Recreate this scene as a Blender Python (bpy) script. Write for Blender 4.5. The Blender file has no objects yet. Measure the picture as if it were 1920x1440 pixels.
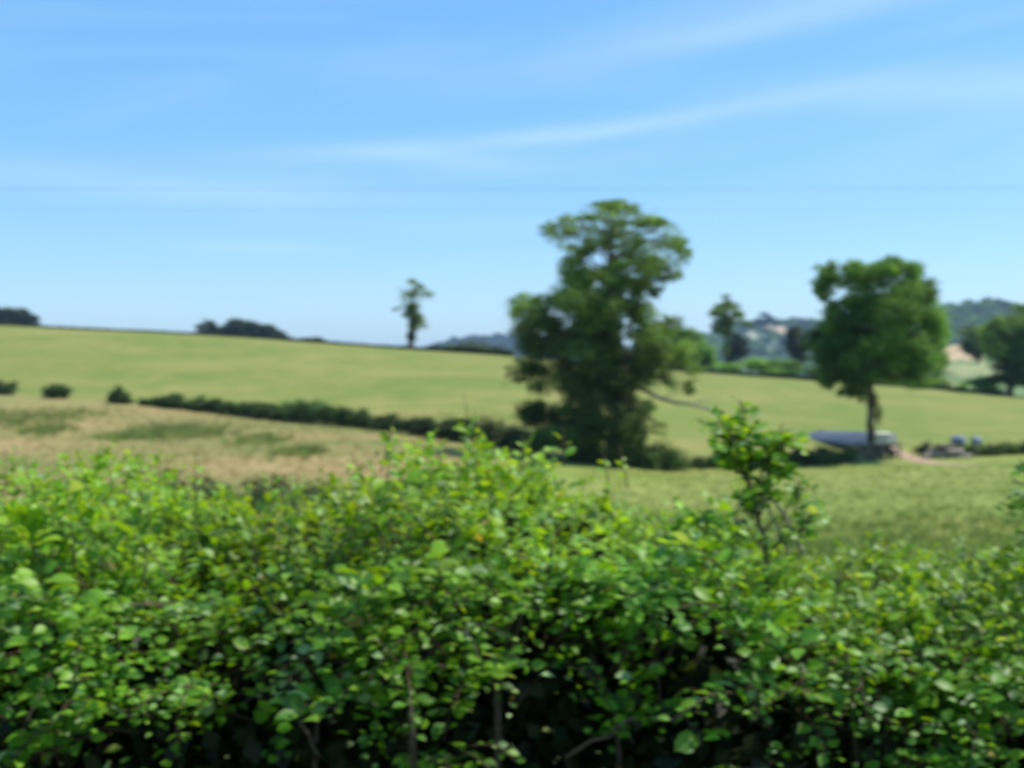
import bpy, math, random
import numpy as np
from mathutils import Vector, Matrix, noise as mnoise

R = math.radians
random.seed(7)
rng = np.random.default_rng(7)
S = bpy.context.scene
C = S.collection

# ------------------------------------------------------------------ camera
FPX, CXP, CYP, PITCH, EYE = 2059.0, 960.0, 720.0, math.atan(30 / 2059.0), 2.3
cd = bpy.data.cameras.new('camera')
cam = bpy.data.objects.new('camera', cd)
C.objects.link(cam)
cam.location = (0, 0, EYE)
cam.rotation_euler = (math.pi / 2 - PITCH, 0, 0)
cd.sensor_width = 36
cd.lens = 36 * FPX / 1920
cd.clip_start, cd.clip_end = 0.05, 20000
cd.dof.use_dof = True                       # the photograph is focused far too near: everything is soft
cd.dof.focus_distance = 0.76
cd.dof.aperture_fstop = 8.6
cd.dof.aperture_ratio = 0.8
S.camera = cam
S.render.resolution_x, S.render.resolution_y = 1024, 768

# ------------------------------------------------------------------ light
SUN_EL, SUN_AZ = R(59), R(80)               # azimuth clockwise from +Y (the view direction)
wd = bpy.data.worlds.new('World')
S.world = wd
wd.use_nodes = True
wn, wl = wd.node_tree.nodes, wd.node_tree.links
wn.clear()


def N(nodes, t, **kw):
    n = nodes.new(t)
    for k, v in kw.items():
        setattr(n, k, v)
    return n


def mathn(nodes, links, op, a, b=None, c=None, clamp=False):
    n = nodes.new('ShaderNodeMath')
    n.operation = op
    n.use_clamp = clamp
    for i, v in enumerate((a, b, c)):
        if v is None:
            continue
        if hasattr(v, 'links'):
            links.new(v, n.inputs[i])
        else:
            n.inputs[i].default_value = v
    return n.outputs[0]


def build_world():
    M = lambda op, a, b=None, c=None, clamp=False: mathn(wn, wl, op, a, b, c, clamp)
    out = N(wn, 'ShaderNodeOutputWorld')
    bg = N(wn, 'ShaderNodeBackground')
    bg.inputs['Strength'].default_value = 0.147
    sky = N(wn, 'ShaderNodeTexSky', sky_type='NISHITA')
    sky.sun_disc = False
    sky.sun_elevation = SUN_EL
    sky.sun_rotation = SUN_AZ
    sky.altitude = 100
    sky.air_density = 1.0
    sky.dust_density = 0.6
    sky.ozone_density = 2.6
    tc = N(wn, 'ShaderNodeTexCoord')
    sx = N(wn, 'ShaderNodeSeparateXYZ')
    wl.new(tc.outputs['Generated'], sx.inputs[0])
    az = M('ARCTAN2', sx.outputs[0], sx.outputs[1])
    el = M('ARCSINE', sx.outputs[2])
    # thin cirrus drawn out along the wind: long streaks that climb to the right
    e2 = M('SUBTRACT', el, M('MULTIPLY', az, 0.10))
    cv = N(wn, 'ShaderNodeCombineXYZ')
    wl.new(M('MULTIPLY', az, 2.6), cv.inputs[0])
    wl.new(M('MULTIPLY', e2, 17.0), cv.inputs[1])
    cv.inputs[2].default_value = 3.3
    n1 = N(wn, 'ShaderNodeTexNoise')
    n1.inputs['Scale'].default_value = 1.0
    n1.inputs['Detail'].default_value = 6
    n1.inputs['Distortion'].default_value = 0.5
    wl.new(cv.outputs[0], n1.inputs['Vector'])
    base = M('MULTIPLY', M('SUBTRACT', n1.outputs[0], 0.47), 2.4, clamp=True)

    def streak(a0, a1, e0, slope, curve, w, soft):
        mid = (a0 + a1) / 2
        d = M('SUBTRACT', az, mid)
        line = M('ADD', M('MULTIPLY', d, slope), M('ADD', M('MULTIPLY', M('MULTIPLY', d, d), curve), e0))
        q = M('DIVIDE', M('SUBTRACT', el, line), w)
        g = M('POWER', 2.718, M('MULTIPLY', M('MULTIPLY', q, q), -1.0))
        h = M('DIVIDE', d, (a1 - a0) / 2 * soft)
        g2 = M('POWER', 2.718, M('MULTIPLY', M('MULTIPLY', h, h), -1.0))
        return M('MULTIPLY', g, g2)
    cv2 = N(wn, 'ShaderNodeCombineXYZ')
    wl.new(M('MULTIPLY', az, 7.0), cv2.inputs[0])
    wl.new(M('MULTIPLY', e2, 42.0), cv2.inputs[1])
    n2 = N(wn, 'ShaderNodeTexNoise')
    n2.inputs['Scale'].default_value = 1.0
    n2.inputs['Detail'].default_value = 5
    wl.new(cv2.outputs[0], n2.inputs['Vector'])
    tex = M('ADD', M('MULTIPLY', n2.outputs[0], 1.1), 0.25)
    acc = None
    for args, amp in (((-0.17, 0.22, 0.206, 0.10, 0.10, 0.0085, 1.1), 0.62),
                      ((-0.14, 0.02, 0.186, -0.05, 0.0, 0.010, 0.9), 0.42),
                      ((0.20, 0.60, 0.232, -0.03, 0.0, 0.018, 0.9), 0.50),
                      ((0.05, 0.45, 0.300, 0.16, 0.0, 0.015, 1.0), 0.38),
                      ((-0.50, -0.20, 0.158, -0.03, 0.0, 0.014, 1.0), 0.36),
                      ((-0.30, -0.16, 0.106, 0.0, 0.0, 0.0055, 0.9), 0.42),
                      ((-0.36, -0.05, 0.150, 0.02, 0.0, 0.012, 1.0), 0.22),
                      ((-0.15, 0.15, 0.130, 0.02, 0.0, 0.008, 1.0), 0.22)):
        s = M('MULTIPLY', streak(*args), amp)
        acc = s if acc is None else M('ADD', acc, s)
    cl = M('ADD', M('MULTIPLY', base, 0.30), M('MULTIPLY', acc, tex), clamp=True)
    cl = M('MULTIPLY', cl, M('MULTIPLY', M('SUBTRACT', el, 0.0), 14.0, clamp=True))
    hs = N(wn, 'ShaderNodeHueSaturation')
    hs.inputs['Saturation'].default_value = 1.27
    hs.inputs['Value'].default_value = 1.0
    hs.inputs['Hue'].default_value = 0.498
    wl.new(sky.outputs[0], hs.inputs['Color'])
    mix = N(wn, 'ShaderNodeMix', data_type='RGBA')
    wl.new(M('MULTIPLY', cl, 0.80), mix.inputs[0])
    even = N(wn, 'ShaderNodeMix', data_type='RGBA')       # clear, evenly lit summer air
    even.inputs[0].default_value = 0.46
    wl.new(hs.outputs[0], even.inputs[6])
    even.inputs[7].default_value = (1.12, 2.72, 4.9, 1)
    wl.new(even.outputs[2], mix.inputs[6])
    mix.inputs[7].default_value = (3.4, 4.5, 5.3, 1)
    wl.new(mix.outputs[2], bg.inputs['Color'])
    wl.new(bg.outputs[0], out.inputs['Surface'])


build_world()
sl = bpy.data.lights.new('sun', 'SUN')
sun = bpy.data.objects.new('sun', sl)
C.objects.link(sun)
sl.energy = 4.2
sl.angle = R(0.53)
sl.color = (1.0, 0.95, 0.87)
sdir = Vector((math.sin(SUN_AZ) * math.cos(SUN_EL), math.cos(SUN_AZ) * math.cos(SUN_EL), math.sin(SUN_EL)))
sun.rotation_euler = sdir.to_track_quat('Z', 'Y').to_euler()
vs = S.view_settings
S.display_settings.display_device = 'sRGB'
vs.view_transform = 'Standard'
vs.look = 'None'
vs.exposure = 0.50
vs.gamma = 1.0
vs.use_curve_mapping = False
S.cycles.use_denoising = True
S.cycles.max_bounces = 8
S.cycles.volume_bounces = 0
S.cycles.transparent_max_bounces = 8

# ------------------------------------------------------------------ helpers
_c, _s = math.cos(PITCH), math.sin(PITCH)


def at(px, py, Y):
    u, v = (px - CXP) / FPX, (CYP - py) / FPX
    fy, fz = _c + v * _s, v * _c - _s
    k = Y / fy
    return np.array((u * k, Y, EYE + fz * k))


def tag(o, label=None, cat=None, group=None, kind=None):
    if label: o['label'] = label
    if cat: o['category'] = cat
    if group: o['group'] = group
    if kind: o['kind'] = kind
    return o


def empty(name, loc, label, cat, group=None):
    o = bpy.data.objects.new(name, None)
    C.objects.link(o)
    o.location = tuple(float(v) for v in loc)
    o.empty_display_size = 0.3
    return tag(o, label, cat, group)


def link(name, me, parent=None, world=True):
    o = bpy.data.objects.new(name, me)
    C.objects.link(o)
    if parent is not None:
        o.parent = parent
        if world:                                   # vertices are in world space
            off = Vector((0, 0, 0))
            p = parent
            while p is not None:
                off += Vector(p.location)
                p = p.parent
            o.location = -off
    return o


def mesh_np(name, V, loops, sizes, mat, col=None, smooth=True, mi=None):
    """V (n,3); loops flat vertex indices; sizes per face; col (n,3) stored as point colour 'tint'."""
    me = bpy.data.meshes.new(name)
    V = np.asarray(V, dtype=np.float32)
    loops = np.asarray(loops, dtype=np.int32).ravel()
    sizes = np.asarray(sizes, dtype=np.int32)
    me.vertices.add(len(V))
    me.vertices.foreach_set('co', V.ravel())
    me.loops.add(len(loops))
    me.loops.foreach_set('vertex_index', loops)
    me.polygons.add(len(sizes))
    me.polygons.foreach_set('loop_start', np.concatenate(([0], np.cumsum(sizes)[:-1])).astype(np.int32))
    if smooth:
        me.polygons.foreach_set('use_smooth', np.ones(len(sizes), dtype=bool))
    if col is not None:
        a = me.color_attributes.new('tint', 'FLOAT_COLOR', 'POINT')
        cc = np.ones((len(V), 4), dtype=np.float32)
        cc[:, :3] = col
        a.data.foreach_set('color', cc.ravel())
    for m in (mat if isinstance(mat, (list, tuple)) else [mat]):
        me.materials.append(m)
    if mi is not None:
        me.polygons.foreach_set('material_index', np.asarray(mi, dtype=np.int32))
    me.update(calc_edges=True)
    me.validate()
    return me


def norm(a):
    return a / np.maximum(np.linalg.norm(a, axis=-1, keepdims=True), 1e-9)


# leaf templates: x across, y along the midrib, z up; unit length 1
def near_leaf():
    ys = (0.0, 0.24, 0.52, 0.8, 1.0)
    ws = (0.0, 0.27, 0.34, 0.20, 0.0)
    cz = (0.0, 0.035, 0.03, -0.02, -0.10)
    V = [(0, 0, 0)]
    for i in (1, 2, 3):
        V += [(-ws[i], ys[i] + .02, cz[i] + 0.09), (0, ys[i], cz[i]), (ws[i], ys[i] + .02, cz[i] + 0.07)]
    V.append((0, 1.0, cz[4]))
    F = [(0, 2, 1), (0, 3, 2), (1, 2, 5, 4), (2, 3, 6, 5), (4, 5, 8, 7), (5, 6, 9, 8), (7, 8, 10), (8, 9, 10)]
    # a short stalk below the blade
    k = len(V)
    V += [(-.012, -.22, -.03), (.012, -.22, -.03)]
    F += [(k, k + 1, 0)]
    return np.array(V, float), F


NEAR_V, NEAR_F = near_leaf()
FAR_V = np.array([(0, -0.5, 0), (0.36, 0.0, 0.10), (0, 0.5, -0.06), (-0.36, 0.02, 0.12)])
FAR_F = [(0, 1, 2, 3)]


def leaf_matrix(up, fwd):
    y = norm(fwd)
    z = norm(up - (up * y).sum(-1, keepdims=True) * y)
    x = np.cross(y, z)
    return np.stack((x, y, z), -1)                  # columns


def leaves(name, P, up, fwd, size, col, mat, tmpl=(FAR_V, FAR_F), smooth=False):
    Tv, Tf = tmpl
    n, k = len(P), len(Tv)
    Rm = leaf_matrix(up, fwd)
    V = np.einsum('nij,kj->nki', Rm, Tv) * np.asarray(size)[:, None, None] + P[:, None, :]
    idx = np.concatenate([np.array(f) for f in Tf])
    loops = (np.arange(n)[:, None] * k + idx[None, :]).ravel()
    sizes = np.tile([len(f) for f in Tf], n)
    return mesh_np(name, V.reshape(-1, 3), loops, sizes, mat, np.repeat(col, k, 0), smooth)


def tube_arrays(pts, rad, seg=7):
    pts = np.asarray(pts, float)
    n = len(pts)
    rad = np.asarray(rad, float)
    T = np.gradient(pts, axis=0)
    T = norm(T)
    ref = np.array((0.13, 1, 0.2)) if abs(T[:, 1]).mean() < .8 else np.array((1, 0.1, 0.2))
    A = norm(np.cross(T, ref))
    B = np.cross(T, A)
    a = np.linspace(0, 2 * np.pi, seg, endpoint=False)
    V = pts[:, None] + rad[:, None, None] * (np.cos(a)[None, :, None] * A[:, None] + np.sin(a)[None, :, None] * B[:, None])
    V = V.reshape(-1, 3)
    L, Z = [], []
    for i in range(n - 1):
        for j in range(seg):
            j2 = (j + 1) % seg
            L += [i * seg + j, i * seg + j2, (i + 1) * seg + j2, (i + 1) * seg + j]
            Z.append(4)
    L += list(range(seg - 1, -1, -1)); Z.append(seg)
    L += [(n - 1) * seg + j for j in range(seg)]; Z.append(seg)
    return V, L, Z


def tubes(name, items, mat, seg=7, col=None):
    VV, LL, ZZ, o = [], [], [], 0
    for pts, rad in items:
        V, L, Z = tube_arrays(pts, rad, seg)
        VV.append(V); LL.append(np.array(L) + o); ZZ += Z
        o += len(V)
    V = np.concatenate(VV)
    return mesh_np(name, V, np.concatenate(LL), ZZ, mat, None if col is None else np.tile(col, (len(V), 1)))


def wiggle(a, b, n=6, amp=0.05, seed=0, sag=0.0):
    a, b = np.asarray(a, float), np.asarray(b, float)
    r = np.random.default_rng(seed)
    t = np.linspace(0, 1, n)[:, None]
    L = np.linalg.norm(b - a)
    off = r.normal(0, amp * L, (n, 3)) * np.sin(np.pi * t)
    p = a + (b - a) * t + off
    p[:, 2] += (sag * L * np.sin(np.pi * t))[:, 0]
    return p


# ------------------------------------------------------------------ materials
def mat_new(name):
    m = bpy.data.materials.new(name)
    m.use_nodes = True
    m.node_tree.nodes.clear()
    return m, m.node_tree.nodes, m.node_tree.links


def leaf_mat(name, trans=0.35, rough=0.45, spec=0.5, tcol=(1.5, 1.35, 0.45)):
    m, n, l = mat_new(name)
    out = N(n, 'ShaderNodeOutputMaterial')
    at_ = N(n, 'ShaderNodeAttribute', attribute_name='tint')
    p = N(n, 'ShaderNodeBsdfPrincipled')
    p.inputs['Roughness'].default_value = rough
    p.inputs['Specular IOR Level'].default_value = spec
    l.new(at_.outputs['Color'], p.inputs['Base Color'])
    tr = N(n, 'ShaderNodeBsdfTranslucent')
    mu = N(n, 'ShaderNodeVectorMath', operation='MULTIPLY')
    l.new(at_.outputs['Color'], mu.inputs[0])
    mu.inputs[1].default_value = tcol
    l.new(mu.outputs[0], tr.inputs['Color'])
    mx = N(n, 'ShaderNodeMixShader')
    mx.inputs[0].default_value = trans
    l.new(p.outputs[0], mx.inputs[1])
    l.new(tr.outputs[0], mx.inputs[2])
    l.new(mx.outputs[0], out.inputs['Surface'])
    return m


def noise_mat(name, ramp, scale=1.0, detail=6, rough=0.9, stretch=(1, 1, 1), bump=0.0, bscale=8.0, scale2=None, amt2=0.35, spec=0.2):
    m, n, l = mat_new(name)
    out = N(n, 'ShaderNodeOutputMaterial')
    p = N(n, 'ShaderNodeBsdfPrincipled')
    p.inputs['Roughness'].default_value = rough
    p.inputs['Specular IOR Level'].default_value = spec
    tc = N(n, 'ShaderNodeTexCoord')
    mp = N(n, 'ShaderNodeMapping')
    mp.inputs['Scale'].default_value = stretch
    l.new(tc.outputs['Object'], mp.inputs['Vector'])
    nz = N(n, 'ShaderNodeTexNoise')
    nz.inputs['Scale'].default_value = scale
    nz.inputs['Detail'].default_value = detail
    nz.inputs['Roughness'].default_value = 0.6
    l.new(mp.outputs[0], nz.inputs['Vector'])
    fac = nz.outputs[0]
    if scale2:
        nb = N(n, 'ShaderNodeTexNoise')
        nb.inputs['Scale'].default_value = scale2
        nb.inputs['Detail'].default_value = 4
        l.new(mp.outputs[0], nb.inputs['Vector'])
        fac = mathn(n, l, 'ADD', mathn(n, l, 'MULTIPLY', nz.outputs[0], 1 - amt2), mathn(n, l, 'MULTIPLY', nb.outputs[0], amt2))
    r = N(n, 'ShaderNodeValToRGB')
    cr = r.color_ramp
    cr.elements[0].position, cr.elements[0].color = ramp[0][0], (*ramp[0][1], 1)
    cr.elements[1].position, cr.elements[1].color = ramp[-1][0], (*ramp[-1][1], 1)
    for pos, c in ramp[1:-1]:
        e = cr.elements.new(pos)
        e.color = (*c, 1)
    l.new(fac, r.inputs[0])
    l.new(r.outputs[0], p.inputs['Base Color'])
    if bump:
        nb2 = N(n, 'ShaderNodeTexNoise')
        nb2.inputs['Scale'].default_value = bscale
        nb2.inputs['Detail'].default_value = 5
        l.new(tc.outputs['Object'], nb2.inputs['Vector'])
        b = N(n, 'ShaderNodeBump')
        b.inputs['Strength'].default_value = bump
        b.inputs['Distance'].default_value = 0.1
        l.new(nb2.outputs[0], b.inputs['Height'])
        l.new(b.outputs[0], p.inputs['Normal'])
    l.new(p.outputs[0], out.inputs['Surface'])
    return m


M_hedge = leaf_mat('hedge_leaf', 0.44, 0.46, 0.42, (1.7, 1.4, 0.35))
M_tree = leaf_mat('tree_leaf', 0.40, 0.55, 0.3, (1.4, 1.3, 0.5))
M_grass = leaf_mat('grass_blade', 0.3, 0.6, 0.25, (1.2, 1.2, 0.6))
M_bark = noise_mat('bark', [(0.3, (.055, .045, .035)), (0.55, (.13, .105, .08)), (0.8, (.24, .20, .16))], 3.0, 8, 0.9, (3, 3, 0.6), 0.6, 6)
M_palebark = noise_mat('pale_bark', [(0.3, (.20, .16, .13)), (0.6, (.36, .30, .25)), (0.85, (.5, .44, .38))], 6.0, 8, 0.85, (2, 2, 0.6), 0.4, 20)
M_twig = noise_mat('twig', [(0.3, (.06, .04, .025)), (0.6, (.14, .09, .06)), (0.8, (.26, .18, .12))], 9.0, 6, 0.8, (1, 1, 1), 0.3, 40)
M_hill = noise_mat('hill_grass', [(0.33, (.110, .168, .026)), (0.46, (.155, .192, .036)), (0.57, (.215, .212, .052)), (0.70, (.275, .238, .075))],
                   0.045, 9, 0.95, (1, 1.6, 1), 0.5, 2.2, 0.35, 0.45)
M_meadow = noise_mat('meadow_grass', [(0.32, (.130, .185, .030)), (0.47, (.170, .220, .040)), (0.60, (.225, .245, .058)), (0.74, (.33, .30, .10))],
                     0.10, 9, 0.95, (0.45, 1.5, 1), 0.5, 3.0, 1.6, 0.40)
M_rough = noise_mat('rough_pasture', [(0.36, (.105, .165, .032)), (0.45, (.20, .195, .055)), (0.56, (.285, .215, .080)), (0.70, (.35, .245, .115))],
                    0.085, 9, 0.95, (0.55, 1.5, 1), 0.6, 3.0, 1.1, 0.38)
M_far = noise_mat('far_land', [(0.38, (.07, .11, .035)), (0.5, (.12, .17, .05)), (0.58, (.20, .22, .08)), (0.68, (.36, .28, .14))], 0.012, 4, 0.95)
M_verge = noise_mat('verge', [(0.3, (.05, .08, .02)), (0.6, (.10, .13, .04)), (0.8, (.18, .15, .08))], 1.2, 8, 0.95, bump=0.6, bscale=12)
M_dirt = noise_mat('dry_earth', [(0.3, (.27, .19, .11)), (0.6, (.42, .30, .20)), (0.8, (.48, .38, .27))], 0.8, 8, 0.95, (1, 1, 1), 0.5, 5)
M_roofmetal = noise_mat('corrugated_metal', [(0.3, (.09, .12, .16)), (0.6, (.14, .17, .21)), (0.8, (.20, .23, .26))], 0.9, 6, 0.75, (1, .4, 1), spec=0.15)
M_cream = noise_mat('cream_board', [(0.3, (.66, .60, .42)), (0.6, (.78, .72, .55)), (0.8, (.84, .80, .66))], 2.0, 6, 0.7)
M_wood = noise_mat('weathered_wood', [(0.3, (.12, .095, .075)), (0.6, (.24, .20, .165)), (0.85, (.36, .31, .27))], 2.5, 8, 0.85, (1, 1, 5), 0.4, 12)
M_logend = noise_mat('cut_wood', [(0.3, (.34, .24, .16)), (0.7, (.50, .38, .28))], 6, 5, 0.8)
M_dark = noise_mat('dark_boards', [(0.3, (.02, .02, .018)), (0.7, (.05, .045, .04))], 2, 5, 0.9)
M_bale = noise_mat('bale_wrap', [(0.3, (.10, .13, .19)), (0.7, (.17, .21, .29))], 1.6, 5, 0.5, bump=0.3, bscale=7, spec=0.4)
M_cable = noise_mat('cable_black', [(0.3, (.03, .03, .035)), (0.7, (.06, .06, .06))], 2, 2, 0.6)
M_brickred = noise_mat('red_tiles', [(0.3, (.36, .15, .09)), (0.7, (.5, .24, .15))], 0.4, 4, 0.85)
M_render = noise_mat('pale_render', [(0.3, (.5, .44, .38)), (0.7, (.66, .6, .54))], 0.3, 4, 0.8)
M_pane = noise_mat('window_glass', [(0.3, (.02, .025, .03)), (0.7, (.05, .06, .07))], 0.5, 2, 0.15, spec=0.6)

# ------------------------------------------------------------------ terrain
KPX = np.array([-1200, 0, 200, 400, 700, 960, 1150, 1300, 1600, 1920, 3100.])
HEDGE_Y = np.array([140, 112, 102, 94, 80, 70, 67, 67, 68, 72, 84.])
HEDGE_P = np.array([700, 738, 754, 774, 806, 840, 862, 876, 868, 852, 830.])
CREST_Y = np.array([240, 200, 195, 190, 180, 172, 166, 162, 156, 152, 150.])
CREST_P = np.array([560, 612, 620, 630, 651, 668, 684, 698, 718, 743, 790.])


def zpix(py, Y):
    v = (CYP - py) / FPX
    return EYE + (v * _c - _s) / (_c + v * _s) * Y


def kn(tab, px):
    return np.interp(px, KPX, tab)


def pchip_rows(xk, yk, x):
    """Monotone cubic through (xk, yk), evaluated at x (1-D)."""
    h = np.diff(xk); d = np.diff(yk) / h
    m = np.zeros(len(xk)); m[0], m[-1] = d[0], d[-1]
    for i in range(1, len(xk) - 1):
        if d[i - 1] * d[i] > 0:
            w1, w2 = 2 * h[i] + h[i - 1], h[i] + 2 * h[i - 1]
            m[i] = (w1 + w2) / (w1 / d[i - 1] + w2 / d[i])
    i = np.clip(np.searchsorted(xk, x) - 1, 0, len(h) - 1)
    t = (x - xk[i]) / h[i]
    return ((1 + 2 * t) * (1 - t) ** 2 * yk[i] + t * (1 - t) ** 2 * h[i] * m[i]
            + t * t * (3 - 2 * t) * yk[i + 1] + t * t * (t - 1) * h[i] * m[i + 1])


YG = np.concatenate((np.arange(-24, 8, 2.0), np.arange(8, 240, 1.0), 240 * 1.03 ** np.arange(0, 118)))
TG = np.linspace(-1, 1, 241)
WG = 60 + np.maximum(YG, 0) * 0.85
ZG = np.zeros((len(YG), len(TG)))
for j, t in enumerate(TG):
    pxc = CXP + t * WG / np.maximum(YG, 25) * FPX
    # evaluate the profile along each row with that row's own column
    ref = {}
    for i, Y in enumerate(YG):
        px = round(float(np.clip(pxc[i], -1200, 3100)) / 20) * 20
        if px not in ref:
            hy, hp, cy, cp = kn(HEDGE_Y, px), kn(HEDGE_P, px), kn(CREST_Y, px), kn(CREST_P, px)
            ref[px] = (np.array([-30, 5.6, 12, 28, hy, (hy + cy) / 2, cy, cy * 1.10, cy * 1.35, 420, 9000.]),
                       np.array([0, 0, -1.5, -2.7, zpix(hp, hy),
                                 zpix(hp, hy) + (zpix(cp, cy) - zpix(hp, hy)) * 0.52, zpix(cp, cy), zpix(cp, cy) - 0.9, zpix(cp, cy) - 6, -14, -14.]))
        xk, yk = ref[px]
        ZG[i, j] = pchip_rows(xk, yk, np.array([Y]))[0]
# gentle unevenness, growing with distance from the lane
for i, Y in enumerate(YG):
    if 10 < Y < 260:
        for j, t in enumerate(TG):
            x = t * WG[i]
            ZG[i, j] += 0.16 * mnoise.noise(Vector((x * .06, Y * .06, 2.0))) * min(1, (Y - 10) / 20)
for _ in range(2):
    ZG[:, 1:-1] = (ZG[:, :-2] + 2 * ZG[:, 1:-1] + ZG[:, 2:]) / 4


def ground(x, Y):
    i = int(np.clip(np.searchsorted(YG, Y) - 1, 0, len(YG) - 2))
    f = (Y - YG[i]) / (YG[i + 1] - YG[i])
    w = WG[i] * (1 - f) + WG[i + 1] * f
    t = np.clip((x / w + 1) / 2 * (len(TG) - 1), 0, len(TG) - 1.001)
    j = int(t); g = t - j
    a = ZG[i, j] * (1 - g) + ZG[i, j + 1] * g
    b = ZG[i + 1, j] * (1 - g) + ZG[i + 1, j + 1] * g
    return float(a * (1 - f) + b * f)


def on_ground(px, Y):
    x = (px - CXP) / FPX * Y
    return np.array((x, Y, ground(x, Y)))


XG = TG[None, :] * WG[:, None]
YY = np.repeat(YG[:, None], len(TG), 1)
PXG = CXP + XG / np.maximum(YY, 25) * FPX
region = np.full(ZG.shape, 0)
hyg, cyg = np.interp(PXG, KPX, HEDGE_Y), np.interp(PXG, KPX, CREST_Y)
split = np.interp(YY, [12, 70], [900, 1000])
region[(YY > 8) & (YY <= hyg) & (PXG > split)] = 1          # meadow
region[(YY > 8) & (YY <= hyg) & (PXG <= split)] = 2         # rough pasture
region[(YY > hyg) & (YY <= cyg * 1.03)] = 3                 # hill field
region[(YY > cyg * 1.03)] = 4                               # land beyond
GV = np.stack((XG, YY, ZG), -1).reshape(-1, 3)
nj = len(TG)
for k, (nm, mt, lab) in enumerate((('verge', M_verge, 'shaded grass verge under the near hedge'),
                                   ('meadow', M_meadow, 'green mown meadow sloping down to the right hand tree'),
                                   ('rough_pasture', M_rough, 'dry brownish pasture on the left behind the hedge'),
                                   ('hill_field', M_hill, 'large pale green field rising to the skyline'),
                                   ('countryside', M_far, 'low land beyond the crest'))):
    ii, jj = np.where(region[:-1, :-1] == k)
    a = ii * nj + jj
    q = np.stack((a, a + 1, a + nj + 1, a + nj), -1)
    used, inv = np.unique(q, return_inverse=True)
    me = mesh_np(nm, GV[used], inv.ravel(), np.full(len(q), 4), mt)
    tag(link(nm, me), lab, kind='structure')

# track from the gateway, lying over the meadow edge
def ribbon(name, pts, widths, mat, lift, lab):
    pts = np.array(pts, float); V = []
    T = norm(np.gradient(pts, axis=0)); Nn = np.stack((-T[:, 1], T[:, 0]), -1)
    nc = 9
    for i, p in enumerate(pts):
        w = widths[i]
        for c in np.linspace(-1, 1, nc):
            jit = 1 + 0.25 * mnoise.noise(Vector((i * .7, c * 2.0, 3)))
            q = p + Nn[i] * c * w * jit
            V.append((q[0], q[1], ground(q[0], q[1]) + lift - (0.10 if abs(c) > .99 else 0)))
    L = [[i * nc + c, i * nc + c + 1, (i + 1) * nc + c + 1, (i + 1) * nc + c] for i in range(len(pts) - 1) for c in range(nc - 1)]
    return tag(link(name, mesh_np(name, V, L, np.full(len(L), 4), mat)), lab, kind='structure')


tk = np.array([on_ground(px, Y)[:2] for px, Y in ((1668, 79), (1678, 76), (1692, 73.5), (1706, 71), (1722, 69), (1742, 67), (1770, 65.5), (1800, 64.5), (1835, 64))])
tt = np.linspace(0, 8, 33)
tk = np.stack((np.interp(tt, range(9), tk[:, 0]), np.interp(tt, range(9), tk[:, 1])), -1)
ribbon('dirt_track', tk, np.interp(tt, [0, 3, 6, 8], [.55, .8, .8, .25]), M_dirt, 0.04, 'bare pinkish dirt track through the gateway beside the right hand tree')


# far hills
def hill(name, lab, Y, prof, depth, cols, patches=(), base=-16, xr=None):
    """prof: list of (px, py) skyline points at distance Y; the hill rises from base to that skyline."""
    prof = np.array(prof, float)
    px = np.arange(prof[0, 0], prof[-1, 0] + 1, 8.0)
    py = np.interp(px, prof[:, 0], prof[:, 1])
    k = np.ones(5) / 5
    py[2:-2] = np.convolve(py, k, 'same')[2:-2]
    s = np.concatenate((np.linspace(0, 1, 26), np.linspace(1, 2, 12)[1:]))
    V, col = [], []
    for i, a in enumerate(s):
        for j in range(len(px)):
            yy = Y - depth * (1 - a)
            top = zpix(py[j], Y)
            f = 0.5 - 0.5 * math.cos(math.pi * min(a, 2 - a)) if a <= 1 else 0.5 + 0.5 * math.cos(math.pi * (a - 1))
            z = base + (top - base) * f
            x = (px[j] - CXP) / FPX * Y
            z += (mnoise.noise(Vector((x * .01, yy * .01, 5))) * 0.05) * (top - base) * min(1, 4 * f * (1 - f))
            V.append((x, yy, z))
            ppx = CXP + x / yy * FPX
            ppy = 690 - (z - EYE) / yy * FPX
            c = np.array(cols)
            for (x0, x1, y0, y1, pc) in patches:
                if x0 < ppx < x1 and y0 < ppy < y1 and a <= 1.02:
                    c = np.array(pc)
            col.append(c)
    n = len(px)
    L = [[i * n + j, i * n + j + 1, (i + 1) * n + j + 1, (i + 1) * n + j] for i in range(len(s) - 1) for j in range(n - 1)]
    me = mesh_np(name, V, L, np.full(len(L), 4), M_landtint, np.array(col))
    o = tag(link(name, me), lab, kind='structure')
    return np.array(V).reshape(len(s), n, 3), np.array(col).reshape(len(s), n, 3)


M_landtint, n_, l_ = mat_new('far_fields')
o_ = N(n_, 'ShaderNodeOutputMaterial'); p_ = N(n_, 'ShaderNodeBsdfPrincipled')
a_ = N(n_, 'ShaderNodeAttribute', attribute_name='tint')
z_ = N(n_, 'ShaderNodeTexNoise'); z_.inputs['Scale'].default_value = 0.05; z_.inputs['Detail'].default_value = 5
x_ = N(n_, 'ShaderNodeVectorMath', operation='SCALE')
tcn = N(n_, 'ShaderNodeTexCoord')
l_.new(tcn.outputs['Object'], z_.inputs['Vector'])
l_.new(a_.outputs['Color'], x_.inputs[0]); l_.new(mathn(n_, l_, 'ADD', mathn(n_, l_, 'MULTIPLY', z_.outputs[0], 0.8), 0.6), x_.inputs['Scale'])
l_.new(x_.outputs[0], p_.inputs['Base Color']); p_.inputs['Roughness'].default_value = 0.95
l_.new(p_.outputs[0], o_.inputs['Surface'])

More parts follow.
